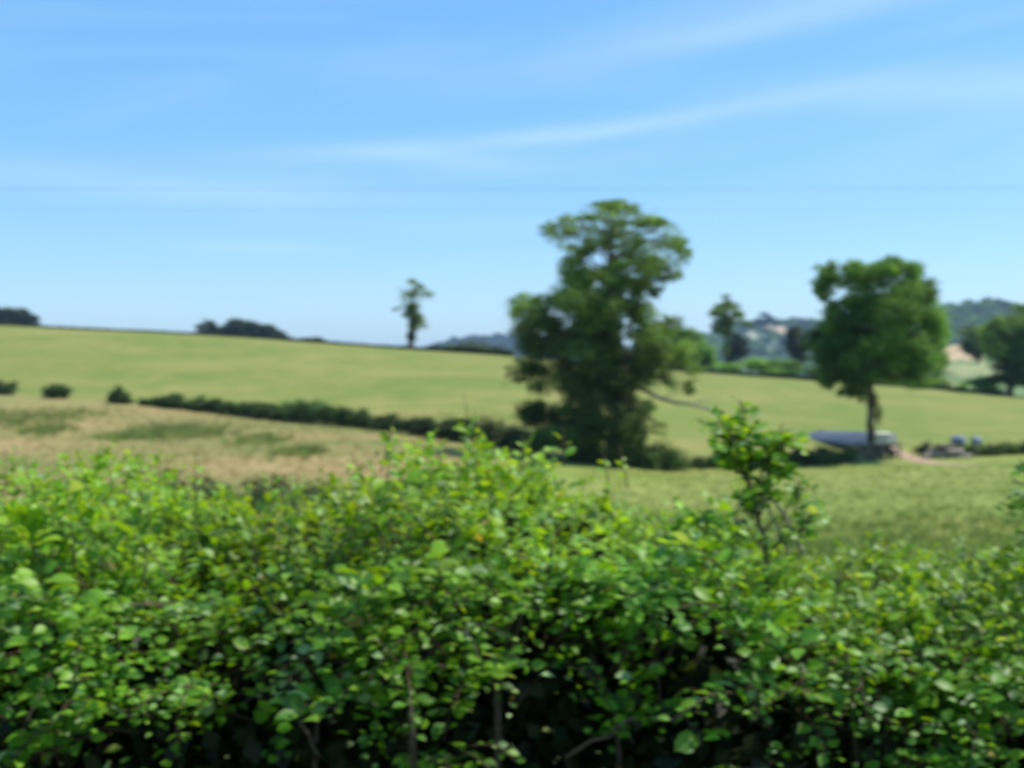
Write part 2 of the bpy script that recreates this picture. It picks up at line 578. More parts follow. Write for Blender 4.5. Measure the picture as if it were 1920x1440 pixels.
TAN, GRN, LGR, DGR = (.48, .34, .18), (.13, .20, .06), (.28, .30, .12), (.045, .075, .03)
hillA = hill('hillside', 'near hillside with tan and green fields right of the tree', 430,
             [(1560, 700), (1640, 690), (1720, 672), (1780, 650), (1850, 634), (1920, 640), (2020, 650), (2200, 668)], 170, GRN,
             [(1700, 1842, 646, 676, TAN), (1740, 1960, 690, 706, GRN), (1770, 1960, 682, 705, LGR), (1760, 1800, 716, 728, LGR)])
hillB = hill('wooded_hill', 'blue green wooded hill with pale bare patch at far right', 1500,
             [(1560, 640), (1680, 612), (1740, 604), (1780, 598), (1812, 584), (1850, 584), (1882, 597), (1925, 616), (2040, 600), (2200, 620)], 520, (.07, .10, .05),
             [(1790, 1815, 586, 602, (.55, .40, .30)), (1830, 1870, 596, 608, (.2, .2, .11))], -20)
hillC = hill('distant_hill', 'hazy blue distant hill between the two big trees', 1900,
             [(1150, 672), (1240, 655), (1330, 640), (1400, 618), (1440, 610), (1500, 614), (1560, 618), (1640, 612), (1760, 630)], 700, (.08, .115, .06),
             [(1428, 1468, 608, 624, (.45, .30, .18)), (1395, 1420, 622, 650, (.36, .34, .24)), (1492, 1515, 606, 616, (.42, .28, .2))], -20)
hillD = hill('blue_ridge', 'low blue ridge on the horizon left of the big tree', 3000,
             [(560, 700), (700, 690), (800, 668), (850, 646), (920, 641), (1000, 642), (1100, 652), (1250, 675)], 800, (.05, .085, .05), (), -20)


# ------------------------------------------------------------------ foliage
def clump_leaves(cl, per, leaf, colour, var=0.25, seed=0, shell=0.55):
    """cl: (x,y,z, rx,ry,rz, density, tint-scale). Returns P, up, fwd, size, col."""
    r = np.random.default_rng(seed)
    P, U, Fw, Sz, Co = [], [], [], [], []
    for (x, y, z, rx, ry, rz, den, tnt) in cl:
        n = max(6, int(per * den * (rx * ry * rz) ** (2 / 3.)))
        d = norm(r.normal(0, 1, (n, 3)))
        # lumpy outline
        ph = r.uniform(0, 6.3, 3)
        lump = 1 + 0.22 * np.sin(d[:, 0] * 5 + ph[0]) * np.cos(d[:, 2] * 5 + ph[1]) + 0.10 * np.sin(d[:, 1] * 9 + ph[2])
        rad = (r.uniform(0, 1, n) ** shell) * lump * (1 + np.abs(r.normal(0, .22, n)) * (r.random(n) < .5))
        p = d * rad[:, None] * np.array((rx, ry, rz)) + np.array((x, y, z))
        P.append(p)
        U.append(norm(d * 0.8 + np.array((0, 0, .8)) + r.normal(0, .55, (n, 3))))
        Fw.append(r.normal(0, 1, (n, 3)) + d * .5 + np.array((0, 0, -.3)))
        Sz.append(leaf * r.uniform(.6, 1.35, n))
        c = np.array(colour) * tnt * r.normal(1, var, (n, 1)).clip(.4, 1.8)
        c = c * np.stack((r.normal(1, .12, n), np.ones(n), r.normal(1, .12, n)), -1)
        Co.append(c)
    return (np.concatenate(P), np.concatenate(U), np.concatenate(Fw), np.concatenate(Sz), np.concatenate(Co).clip(.005, 1))


def sub_clumps(cl, k, frac, seed):
    """Break each clump into smaller ones spread through it: uneven outline and gaps."""
    r = np.random.default_rng(seed)
    out = []
    for (x, y, z, rx, ry, rz, den, tnt) in cl:
        for _ in range(k):
            d = norm(r.normal(0, 1, 3)) * r.uniform(.25, .95)
            f = frac * r.uniform(.7, 1.3)
            out.append((x + d[0] * rx, y + d[1] * ry, z + d[2] * rz, rx * f * 1.15, ry * f, rz * f * .8, den, tnt * float(np.clip(r.normal(1, .26), .45, 1.7))))  # random tint steps imitate sunlit and shaded patches within the foliage
    return out


def px_clumps(lst, Y, R0, depthscale=0.8, seed=0):
    """(px, py, rx, ry, density, tint) image-plane lobes -> ellipsoids spread in depth round the trunk."""
    r = np.random.default_rng(seed)
    out = []
    for (px, py, rx, ry, den, tnt) in lst:
        mx = rx * Y / FPX; mz = ry * Y / FPX
        x = (px - R0[0]) * Y / FPX
        room = math.sqrt(max(0.0, (R0[1] * Y / FPX) ** 2 - x * x))
        k = 2 if room > mx * .9 else 1
        for i in range(k):
            dy = 0 if k == 1 else (1 if i else -1) * r.uniform(.25, .75) * room * depthscale
            q = at(px + r.normal(0, rx * .08), py + r.normal(0, ry * .08), Y + dy)
            out.append((q[0], q[1], q[2], mx, (mx + mz) / 2, mz, den, tnt))
    return out


def make_tree(name, label, cat, px, Y, clumps, R0, colour, leaf, per, trunk, group=None, sub=(7, .42), seed=1, limbs=True, extra=None, base=None, limb_parts=False, mat=None):
    b = on_ground(px, Y) if base is None else np.array(base)
    root = empty(name, b, label, cat, group)
    tp = np.array([at(*q, Y) for q in trunk[0]])
    tp = np.vstack(([b - np.array((0, 0, .3))], tp))
    rad = np.array([trunk[1][0] * 1.3] + list(trunk[1][1:]))
    # resample the trunk a little so it bends
    t = np.linspace(0, len(tp) - 1, 4 * (len(tp) - 1) + 1)
    tpp = np.stack([np.interp(t, range(len(tp)), tp[:, k]) for k in range(3)], -1)
    rr = np.random.default_rng(seed)
    tpp[1:-1, :2] += rr.normal(0, rad.mean() * .18, (len(t) - 2, 2))
    me = tubes('trunk', [(tpp, np.interp(t, range(len(tp)), rad))], M_bark, 10)
    tro = link('trunk', me, root)
    cl = px_clumps(clumps, Y, R0, seed=seed)
    if limbs:
        items = []
        for i, c in enumerate(cl):
            q = np.array(c[:3])
            cand = tpp[len(tpp) // 4:]
            lower = cand[cand[:, 2] < q[2] + .2]
            a = lower[np.argmin(np.linalg.norm(lower - q, axis=1))] if len(lower) else cand[0]
            L = np.linalg.norm(q - a)
            pts = wiggle(a, q, 7, .05, seed * 100 + i, .10)
            r0 = max(.025, min(trunk[1][-1] * 1.2, .035 * L))
            items.append((pts, np.linspace(r0, r0 * .25, 7)))
            for k in range(3):
                s = pts[rr.integers(3, 6)]
                e = q + rr.normal(0, 1, 3) * np.array(c[3:6]) * .6
                items.append((wiggle(s, e, 4, .08, seed * 999 + i * 7 + k), np.linspace(r0 * .4, r0 * .1, 4)))
        if limb_parts:
            for i in range(0, len(items), 4):
                link('limb', tubes('limb', items[i:i + 4], M_bark, 6), root)
        else:
            link('limb', tubes('limb', items, M_bark, 5), root)
    sc = sub_clumps(cl, sub[0], sub[1], seed + 5)
    P, U, Fw, Sz, Co = clump_leaves(sc, per, leaf, colour, seed=seed + 9)
    link('crown', leaves('crown', P, U, Fw, Sz, Co, mat or M_tree), root)
    if extra:
        extra(root, tpp)
    return root


# --- the big ivy-clad tree
IVY = (.030, .055, .018)


def big_extra(root, tpp):
    # bare pale bough reaching out to the right
    Y = 65.0
    pts = [at(1196, 726, Y), at(1215, 735, Y - .6), at(1240, 748, Y - 1.1), at(1268, 755, Y - 1.5), at(1300, 759, Y - 1.9), at(1334, 768, Y - 2.3), at(1365, 783, Y - 2.6)]
    link('bare_bough', tubes('bare_bough', [(pts, [.14, .12, .11, .10, .085, .07, .03]),
                                             ([pts[2], at(1262, 738, Y - 1.2), at(1285, 728, Y - 1.3)], [.05, .035, .015]),
                                             ([pts[4], at(1318, 750, Y - 2), at(1338, 748, Y - 2)], [.04, .03, .01])], M_palebark, 7), root)


big = make_tree('ivy_clad_tree', 'tallest tree, dark and ivy-clad with an open spreading top, in the middle of the field', 'tree', 1150, 65.0, [
    # low mass: dark ivy, with crown shade also put into the tints
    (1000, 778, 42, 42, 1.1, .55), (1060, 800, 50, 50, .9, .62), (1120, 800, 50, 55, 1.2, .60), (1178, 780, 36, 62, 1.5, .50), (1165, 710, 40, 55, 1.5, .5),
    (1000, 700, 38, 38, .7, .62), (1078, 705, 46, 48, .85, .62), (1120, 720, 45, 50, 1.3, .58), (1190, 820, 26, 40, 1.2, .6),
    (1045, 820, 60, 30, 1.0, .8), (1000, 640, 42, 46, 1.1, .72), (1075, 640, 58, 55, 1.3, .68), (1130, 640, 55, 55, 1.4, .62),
    # shoulders: lighter tints paint the sunlit lobes
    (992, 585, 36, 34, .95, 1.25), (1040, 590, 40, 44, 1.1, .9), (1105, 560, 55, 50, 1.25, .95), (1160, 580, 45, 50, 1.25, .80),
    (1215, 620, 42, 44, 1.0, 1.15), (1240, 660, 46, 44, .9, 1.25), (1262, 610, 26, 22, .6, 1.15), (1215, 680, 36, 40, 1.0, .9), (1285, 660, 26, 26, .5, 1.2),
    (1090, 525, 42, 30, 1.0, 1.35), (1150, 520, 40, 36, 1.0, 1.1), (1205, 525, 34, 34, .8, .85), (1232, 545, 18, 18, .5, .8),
    # open crown, tinted light as a sunlit top
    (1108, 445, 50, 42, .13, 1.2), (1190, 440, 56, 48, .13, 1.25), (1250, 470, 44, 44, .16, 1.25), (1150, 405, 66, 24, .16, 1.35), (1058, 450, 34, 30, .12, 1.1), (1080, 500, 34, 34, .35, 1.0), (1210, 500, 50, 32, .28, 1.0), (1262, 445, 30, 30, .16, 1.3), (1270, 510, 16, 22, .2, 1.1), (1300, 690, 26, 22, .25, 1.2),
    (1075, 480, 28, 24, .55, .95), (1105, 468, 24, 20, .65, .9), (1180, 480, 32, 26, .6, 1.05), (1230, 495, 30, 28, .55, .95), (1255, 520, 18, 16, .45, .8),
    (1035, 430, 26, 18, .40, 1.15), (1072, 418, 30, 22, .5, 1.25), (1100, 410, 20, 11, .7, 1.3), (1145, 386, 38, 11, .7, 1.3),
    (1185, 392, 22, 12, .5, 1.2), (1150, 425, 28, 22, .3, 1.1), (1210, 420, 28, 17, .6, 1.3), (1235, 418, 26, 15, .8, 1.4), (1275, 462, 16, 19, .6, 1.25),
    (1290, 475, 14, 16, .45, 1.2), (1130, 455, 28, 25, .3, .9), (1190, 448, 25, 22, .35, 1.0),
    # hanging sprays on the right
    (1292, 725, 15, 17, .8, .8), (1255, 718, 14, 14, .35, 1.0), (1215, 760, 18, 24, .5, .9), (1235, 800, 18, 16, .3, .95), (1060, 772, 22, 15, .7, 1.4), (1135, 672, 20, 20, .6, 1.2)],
    (1150, 185), (.125, .21, .040), .15, 760, ([(1160, 800), (1165, 720), (1150, 620), (1140, 530), (1145, 450), (1148, 405)], [.62, .52, .45, .36, .24, .13, .05]),
    sub=(9, .43), seed=11, extra=big_extra, limb_parts=True)

# --- the round-headed tree on the right


def ivy_on_trunk(root, tpp):
    Y = 70.0
    cl = [(*at(1646, 778, Y - .3), .26, .3, .75, 1.6, .8), (*at(1636, 815, Y - .3), .18, .25, .8, 1.4, .6), (*at(1640, 750, Y - .1), .25, .3, .6, 1.6, .6)]
    P, U, Fw, Sz, Co = clump_leaves(cl, 1100, .13, (.035, .06, .02), seed=3)
    link('ivy', leaves('ivy', P, U, Fw, Sz, Co, M_tree), root)


rt = make_tree('round_headed_tree', 'dense round-headed tree with a bare dark trunk at the gateway on the right', 'tree', 1634, 70.0, [  # lobe tints paint a sunlit top and right side, shaded lower left
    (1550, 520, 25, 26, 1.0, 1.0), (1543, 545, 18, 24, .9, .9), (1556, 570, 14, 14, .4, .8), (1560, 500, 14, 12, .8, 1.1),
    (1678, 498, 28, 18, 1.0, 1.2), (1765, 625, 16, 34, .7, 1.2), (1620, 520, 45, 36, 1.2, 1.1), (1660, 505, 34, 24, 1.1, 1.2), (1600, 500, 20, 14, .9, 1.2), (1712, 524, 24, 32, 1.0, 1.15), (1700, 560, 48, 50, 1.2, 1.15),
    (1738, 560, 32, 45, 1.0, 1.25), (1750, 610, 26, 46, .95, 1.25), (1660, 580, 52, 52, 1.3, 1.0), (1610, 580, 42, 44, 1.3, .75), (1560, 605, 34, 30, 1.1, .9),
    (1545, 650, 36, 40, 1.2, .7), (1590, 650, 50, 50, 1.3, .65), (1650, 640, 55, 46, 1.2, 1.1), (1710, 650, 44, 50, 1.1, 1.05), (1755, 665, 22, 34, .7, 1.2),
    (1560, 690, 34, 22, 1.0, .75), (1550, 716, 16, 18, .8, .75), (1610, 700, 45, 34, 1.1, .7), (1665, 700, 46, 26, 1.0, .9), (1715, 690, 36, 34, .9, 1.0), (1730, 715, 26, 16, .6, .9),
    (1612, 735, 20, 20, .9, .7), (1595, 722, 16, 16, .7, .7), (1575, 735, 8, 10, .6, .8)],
    (1645, 128), (.13, .25, .045), .15, 760, ([(1633, 835), (1631, 780), (1632, 730), (1640, 670), (1648, 600), (1655, 540)], [.26, .235, .21, .20, .18, .13, .05]),
    sub=(10, .44), seed=21, extra=ivy_on_trunk, limb_parts=True)

# --- pollard on the skyline
make_tree('pollard_tree', 'small lopsided pollard tree alone on the skyline above the pale field', 'tree', 770, 176.0, [
    (772, 560, 26, 34, .22, 1.2), (778, 600, 20, 26, .5, 1.1), (770, 575, 15, 12, 1.4, .7), (762, 590, 9, 8, 1.0, .7), (778, 592, 13, 13, 1.3, .9), (776, 610, 13, 15, 1.4, .8), (771, 632, 9, 16, 1.6, .6),
    (776, 552, 11, 10, .7, 1.0), (775, 530, 9, 7, .9, 1.2), (790, 538, 9, 7, .9, 1.2), (801, 550, 10, 7, .9, 1.2), (807, 556, 6, 5, .7, 1.1), (738, 580, 14, 6, .32, .9), (787, 600, 7, 10, .8, 1.0)],
    (773, 25), (.14, .21, .06), .26, 260, ([(770, 635), (771, 600), (775, 560), (780, 535)], [.45, .45, .4, .25, .1]), sub=(6, .45), seed=31)
# --- slender tree behind the crest
make_tree('slender_tree', 'slim loose-crowned tree behind the crest between the two big trees', 'tree', 1362, 205.0, [
    (1345, 585, 17, 16, .9, 1.1), (1362, 575, 20, 16, 1.0, 1.2), (1380, 588, 16, 17, .9, 1.1), (1362, 600, 20, 18, 1.1, .9), (1345, 612, 12, 12, .8, .9),
    (1398, 605, 15, 8, .8, 1.2), (1365, 625, 12, 22, 1.0, .7), (1360, 650, 8, 18, .9, .7), (1360, 557, 9, 8, .4, 1.0)],
    (1362, 40), (.125, .20, .05), .28, 260, ([(1362, 660), (1362, 620), (1363, 590)], [.35, .3, .22, .1]), sub=(6, .45), seed=41)
# --- bushy trees right behind the crest
beyond = 'trees standing just beyond the crest of the field'
make_tree('bushy_tree', 'bright green bushy tree just right of the ivy-clad tree, beyond the crest', 'tree', 1270, 190.0, [
    (1235, 650, 36, 36, 1.1, 1.1), (1275, 640, 34, 30, 1.1, 1.25), (1310, 655, 30, 30, 1.1, 1.2), (1262, 678, 50, 24, 1.0, .95), (1322, 680, 26, 22, .9, 1.1), (1296, 624, 16, 12, .8, 1.25)],
    (1275, 85), (.13, .25, .05), .34, 260, ([(1270, 690), (1272, 650)], [.4, .35, .2]), beyond, sub=(7, .42), seed=51, limbs=False)
make_tree('bushy_tree', 'small dark blue-green tree beyond the crest beside the slender tree', 'tree', 1386, 300.0, [
    (1386, 650, 22, 20, 1.3, .5), (1380, 634, 12, 10, 1.1, .55), (1372, 665, 14, 14, 1.2, .6)], (1386, 30), (.06, .09, .04), .55, 110, ([(1386, 685), (1386, 660)], [.4, .3, .2]), beyond, seed=52, limbs=False)
make_tree('bushy_tree', 'dark upright tree beyond the crest left of the round-headed tree', 'tree', 1492, 260.0, [
    (1492, 640, 20, 24, 1.4, .42), (1488, 622, 12, 10, 1.2, .5), (1500, 660, 22, 20, 1.2, .5)], (1492, 30), (.06, .09, .04), .5, 120, ([(1492, 690), (1492, 650)], [.4, .3, .2]), beyond, seed=53, limbs=False)
for k, (px, py, w, h, lab, tn) in enumerate((
        (1372, 692, 30, 12, 'low light green bush on the crest below the slender tree', 1.25),
        (1425, 690, 40, 18, 'wide light green bush on the crest right of the slender tree', 1.3),
        (1478, 692, 32, 22, 'rounded mid-green bush on the crest against the round-headed tree', 1.15),
        (1845, 720, 40, 16, 'low green bush on the crest at the foot of the leaning tree', 1.0),
        (1800, 726, 16, 8, 'smallest low bush on the crest right of the round-headed tree', .9),
        (1530, 700, 24, 14, 'dark bush on the crest under the round-headed tree', .6),
        (1755, 722, 30, 14, 'dusky bush on the crest just right of the round-headed tree', .75))):
    Y = float(kn(CREST_Y, px)) * (1.03 if k != 3 else 1.0)
    q = at(px, py, Y)
    sc = sub_clumps([(q[0], Y, q[2], w * Y / FPX, w * Y / FPX * .8, h * Y / FPX, 1.3, tn)], 12, .42, 60 + k)
    P, U, Fw, Sz, Co = clump_leaves(sc, 200, .34, (.15, .27, .055), seed=70 + k)
    g = on_ground(px, Y)
    root = empty('crest_bush', g, lab, 'bush', 'bushes along the crest')
    link('foliage', leaves('foliage', P, U, Fw, Sz, Co, M_tree), root)
    link('stem', tubes('stem', [(wiggle(g - np.array((0, 0, .2)), q, 5, .05, k), [.14, .12, .1, .07, .04])], M_bark, 6), root)

make_tree('leaning_tree', 'broad dark-trunked tree on the crest at the right edge', 'tree', 1894, 150.0, [
    (1900, 625, 44, 34, 1.2, 1.15), (1930, 600, 40, 30, 1.1, 1.2), (1880, 650, 38, 40, 1.2, .95), (1915, 670, 48, 42, 1.3, .6), (1890, 700, 30, 26, 1.2, .5),
    (1950, 650, 50, 60, 1.2, .9), (1985, 630, 40, 50, 1.1, 1.0), (1940, 710, 36, 20, .9, .6), (1870, 615, 22, 18, .9, 1.1)],
    (1920, 95), (.13, .22, .045), .27, 320, ([(1894, 715), (1900, 680), (1910, 640)], [.42, .38, .3, .15]), sub=(8, .42), seed=81)
make_tree('hill_tree', 'dark-based rounded tree on the hillside left of the leaning tree', 'tree', 1834, 250.0, [
    (1830, 625, 30, 18, 1.1, 1.15), (1856, 622, 24, 16, 1.0, 1.2), (1822, 645, 22, 18, 1.3, .45), (1845, 650, 26, 20, 1.2, .75), (1832, 665, 14, 10, 1.2, .4)],
    (1836, 45), (.13, .21, .055), .38, 200, ([(1834, 668), (1834, 640)], [.4, .35, .2]), sub=(7, .42), seed=82, limbs=False, base=at(1834, 678, 300.0))


# ------------------------------------------------------------------ hedges across the fields
def leafy(name, root, cl, per, leaf, colour, seed, subn=(8, .45), nm='foliage', kind=None):
    sc = sub_clumps(cl, subn[0], subn[1], seed)
    P, U, Fw, Sz, Co = clump_leaves(sc, per, leaf, colour, seed=seed + 1)
    o = link(nm, leaves(nm, P, U, Fw, Sz, Co, M_tree), root)
    if kind: o['kind'] = kind
    return o


def field_hedge(name, label, cat, knots, colour, seed, leaf=.16, per=520, tint=1.0, group=None, stems=True, jit=4.2):
    """knots: (px, top_py, Y or None). Clumps run along the line from ground to top."""
    kk = np.array([(a, b, (kn(HEDGE_Y, a) if c is None else c)) for a, b, c in knots], float)
    r = np.random.default_rng(seed)
    b0 = on_ground(kk[0, 0], kk[0, 2])
    root = empty(name, b0, label, cat, group)
    cl, st = [], []
    px = kk[0, 0]
    while px <= kk[-1, 0]:
        top = np.interp(px, kk[:, 0], kk[:, 1]) + r.normal(0, jit)
        Y = np.interp(px, kk[:, 0], kk[:, 2]) + r.normal(0, .3)
        g = on_ground(px, Y)
        zt = at(px, top, Y)[2]
        h = max(.5, zt - g[2])
        w = max(.32, h * .42) * r.uniform(.8, 1.2)
        fl = (.47, .52) if name == 'field_bush' else (.41, .45)
        cl.append((g[0], Y, g[2] + h * fl[0], w * 1.2, w * .95, h * fl[1], 1.5, tint * r.normal(1, .15)))
        if stems and r.random() < .5:
            st.append((wiggle(g - np.array((0, 0, .1)), g + np.array((r.normal(0, .2), 0, h * .7)), 4, .06, int(r.integers(1e6))), [.05, .04, .03, .015]))
        px += w * FPX / Y * .85
    leafy(name, root, cl, per, leaf, colour, seed + 3, (12, .55))
    if st:
        for q in st:
            link('stem', tubes('stem', [q], M_bark, 5), root)
    return root


HG = (.075, .13, .036)
hedge_grp = 'bushes left of the field hedge'
field_hedge('field_bush', 'dark bush cut by the left edge between the two fields', 'bush', [(-25, 712, None), (8, 716, None), (30, 728, None)], HG, 101, group=hedge_grp)
field_hedge('field_bush', 'squarish pair of joined bushes, second from the left edge', 'bush', [(92, 720, None), (108, 722, None), (126, 728, None)], HG, 102, group=hedge_grp)
field_hedge('field_bush', 'rounded bush tapering to the right, just left of the long field hedge', 'bush', [(212, 732, None), (226, 732, None), (248, 744, None)], HG, 103, group=hedge_grp)
field_hedge('field_hedge', 'long ragged dark hedge between the brown pasture and the pale hill field', 'hedge',
            [(266, 745, None), (290, 741, None), (330, 741, None), (370, 740, None), (420, 742, None), (430, 752, None), (480, 748, None), (540, 744, None), (580, 748, None), (640, 760, None), (720, 768, None), (752, 776, None)], HG, 104)
field_hedge('field_hedge', 'shorter dark hedge running from the long hedge down to the ivy-clad tree', 'hedge',
            [(765, 778, None), (790, 776, None), (820, 788, None), (850, 776, None), (890, 782, None), (940, 790, None), (1010, 800, 68)], (.045, .075, .025), 105)
field_hedge('bramble_bank', 'grey-green bramble bank at the foot of the ivy-clad tree', 'bush',
            [(1070, 835, 63), (1120, 838, 63), (1180, 830, 63), (1230, 824, 63.5), (1262, 836, 64)], (.10, .16, .05), 106, tint=1.05)
field_hedge('low_hedge', 'low dusky hedge behind the leafy sapling, right of the ivy-clad tree', 'hedge',
            [(1210, 852, 66), (1300, 854, 66), (1390, 851, 66.5), (1480, 840, 67), (1500, 832, 67), (1560, 829, 67.5), (1600, 838, 68)], (.10, .15, .055), 107, leaf=.13)
field_hedge('roadside_hedge', 'low green hedge running off to the right edge below the wrapped bales', 'hedge',
            [(1765, 833, 71), (1800, 832, 71.5), (1850, 828, 72), (1920, 826, 73), (2050, 822, 74)], (.09, .15, .045), 108, leaf=.13)
field_hedge('dark_bush', 'small dark bush at the left end of the log pile', 'bush', [(1728, 824, 71), (1742, 826, 71)], (.03, .045, .02), 109, leaf=.12)
field_hedge('crest_hedge', 'thin clipped hedge along the skyline of the pale hill field', 'hedge',
            [(-60, 604, 203), (0, 606, 201), (200, 616, 196), (400, 625, 191), (560, 634, 186), (597, 629, 185), (615, 639, 185), (700, 646, 181), (800, 649, 178), (880, 648, 175), (960, 655, 173)],
            (.05, .07, .025), 110, leaf=.30, per=190, stems=False, jit=0.7)
field_hedge('crest_hedge', 'thin dark hedge along the crest between and behind the two big trees', 'hedge',
            [(1240, 686, 164), (1340, 694, 162), (1450, 700, 159), (1530, 705, 157), (1650, 716, 155), (1760, 733, 153), (1880, 738, 151)],
            (.035, .055, .022), 111, leaf=.30, per=190, stems=False, jit=0.7)


# ------------------------------------------------------------------ far woods
def wood(name, label, cat, crowns, leaf, per, colour, seed):
    """one mass far away: many crowns joined"""
    cl = []
    for (x, y, z, r, h, t) in crowns:
        cl.append((x, y, z, r, r * .9, h, 1.3, t))
    sc = sub_clumps(cl, 5, .5, seed)
    P, U, Fw, Sz, Co = clump_leaves(sc, per, leaf, colour, seed=seed + 1)
    o = link(name, leaves(name, P, U, Fw, Sz, Co, M_tree))
    return tag(o, label, cat, kind='stuff')


def copse(label, prof, Y, colour, seed):
    prof = np.array(prof, float); r = np.random.default_rng(seed)
    cr = []
    px = prof[0, 0]
    while px < prof[-1, 0]:
        top = np.interp(px, prof[:, 0], prof[:, 1])
        for d in (0, 9, 18):
            yy = Y + d + r.normal(0, 2)
            tz = at(px, top + r.uniform(0, 4), yy)[2]
            rad = r.uniform(3.0, 4.4)
            cr.append((at(px, top, yy)[0] + r.normal(0, 1), yy, tz - rad * .8, rad, rad * 1.0, r.normal(1, .12)))
            cr.append((at(px, top, yy)[0] + r.normal(0, 1), yy, tz - rad * 2.2, rad, rad * 1.4, r.normal(.9, .12)))
        px += 3.4 * FPX / Y
    return wood('copse', label, 'wood', cr, 1.0, 30, colour, seed)


copse('dark copse showing as a low dome above the skyline, left of centre', [(388, 610), (396, 603), (412, 600), (440, 601), (462, 602), (485, 604), (510, 612), (530, 622), (545, 632)], 420, (.035, .055, .028), 201)
copse('dark copse cut by the left edge of the picture above the skyline', [(-60, 570), (0, 577), (25, 579), (45, 584), (58, 594), (68, 606)], 430, (.035, .055, .028), 202)
copse('yellow-green tree tops peeping over the crest left of the ivy-clad tree', [(832, 652), (850, 649), (890, 646), (915, 650), (940, 655)], 300, (.07, .10, .035), 203)


def hill_wood(name, label, grid, prob, size, colour, seed, leaf, sky=True, base=0):
    V, col = grid
    r = np.random.default_rng(seed)
    cr = []
    for i in range(2, 27):
        for j in range(V.shape[1]):
            c = col[i, j]
            if c[0] > .2 or r.random() > (prob if i < 25 else (.85 if sky else prob)):
                continue
            p = V[i, j] + r.normal(0, 3, 3) * (1, 1, 0)
            s = size * r.uniform(.7, 1.3)
            cr.append((p[0], p[1], p[2] + s * .55, s, s * .8, r.normal(1, .15)))
    return wood(name, label, 'wood', cr, leaf, 2.4 if size > 6 else 5, colour, seed)


hill_wood('hill_wood', 'blue-green woodland covering the far right hill', hillB, .33, 11, (.09, .17, .055), 211, 3.0)
hill_wood('hill_wood', 'hazy woodland on the distant hill between the big trees', hillC, .22, 11, (.09, .17, .055), 212, 3.4)
hill_wood('hill_wood', 'dark hazy woodland along the low blue ridge', hillD, .35, 14, (.03, .05, .028), 213, 4.5)
hill_wood('hill_wood', 'hedgerow trees scattered over the near hillside', hillA, .05, 4.2, (.09, .16, .045), 214, 1.4, sky=False)
# the tree-topped knoll on the distant hill
kc = [(*at(px, py, 1700), rr * 1700 / FPX, rr * .8 * 1700 / FPX, t) for px, py, rr, t in ((1420, 600, 10, 1), (1436, 594, 12, 1), (1446, 598, 9, .9), (1410, 606, 9, 1), (1430, 604, 12, .9), (1500, 603, 9, 1), (1512, 605, 8, 1), (1400, 610, 9, 1), (1455, 606, 8, .9))]
wood('knoll_wood', 'small dark wood crowning the distant hill between the big trees', 'wood', kc, 3.0, 3.0, (.04, .06, .035), 215)


# ------------------------------------------------------------------ buildings and farm things
def box_arrays(cx, cy, cz, sx, sy, sz, rz=0.0):
    v = np.array([(a, b, c) for c in (-.5, .5) for b in (-.5, .5) for a in (-.5, .5)]) * (sx, sy, sz)
    ca, sa = math.cos(rz), math.sin(rz)
    v = np.stack((v[:, 0] * ca - v[:, 1] * sa, v[:, 0] * sa + v[:, 1] * ca, v[:, 2]), -1) + (cx, cy, cz)
    f = [(0, 2, 3, 1), (4, 5, 7, 6), (0, 1, 5, 4), (2, 6, 7, 3), (0, 4, 6, 2), (1, 3, 7, 5)]
    return v, f


def boxes(name, lst, mat, parent):
    V, L, o = [], [], 0
    for b in lst:
        v, f = box_arrays(*b)
        V.append(v); L += [[i + o for i in q] for q in f]; o += 8
    me = mesh_np(name, np.concatenate(V), L, np.full(len(L), 4), mat, smooth=False)
    o_ = link(name, me, parent)
    m = o_.modifiers.new('soft_edges', 'BEVEL'); m.width = 0.012; m.segments = 1
    return o_


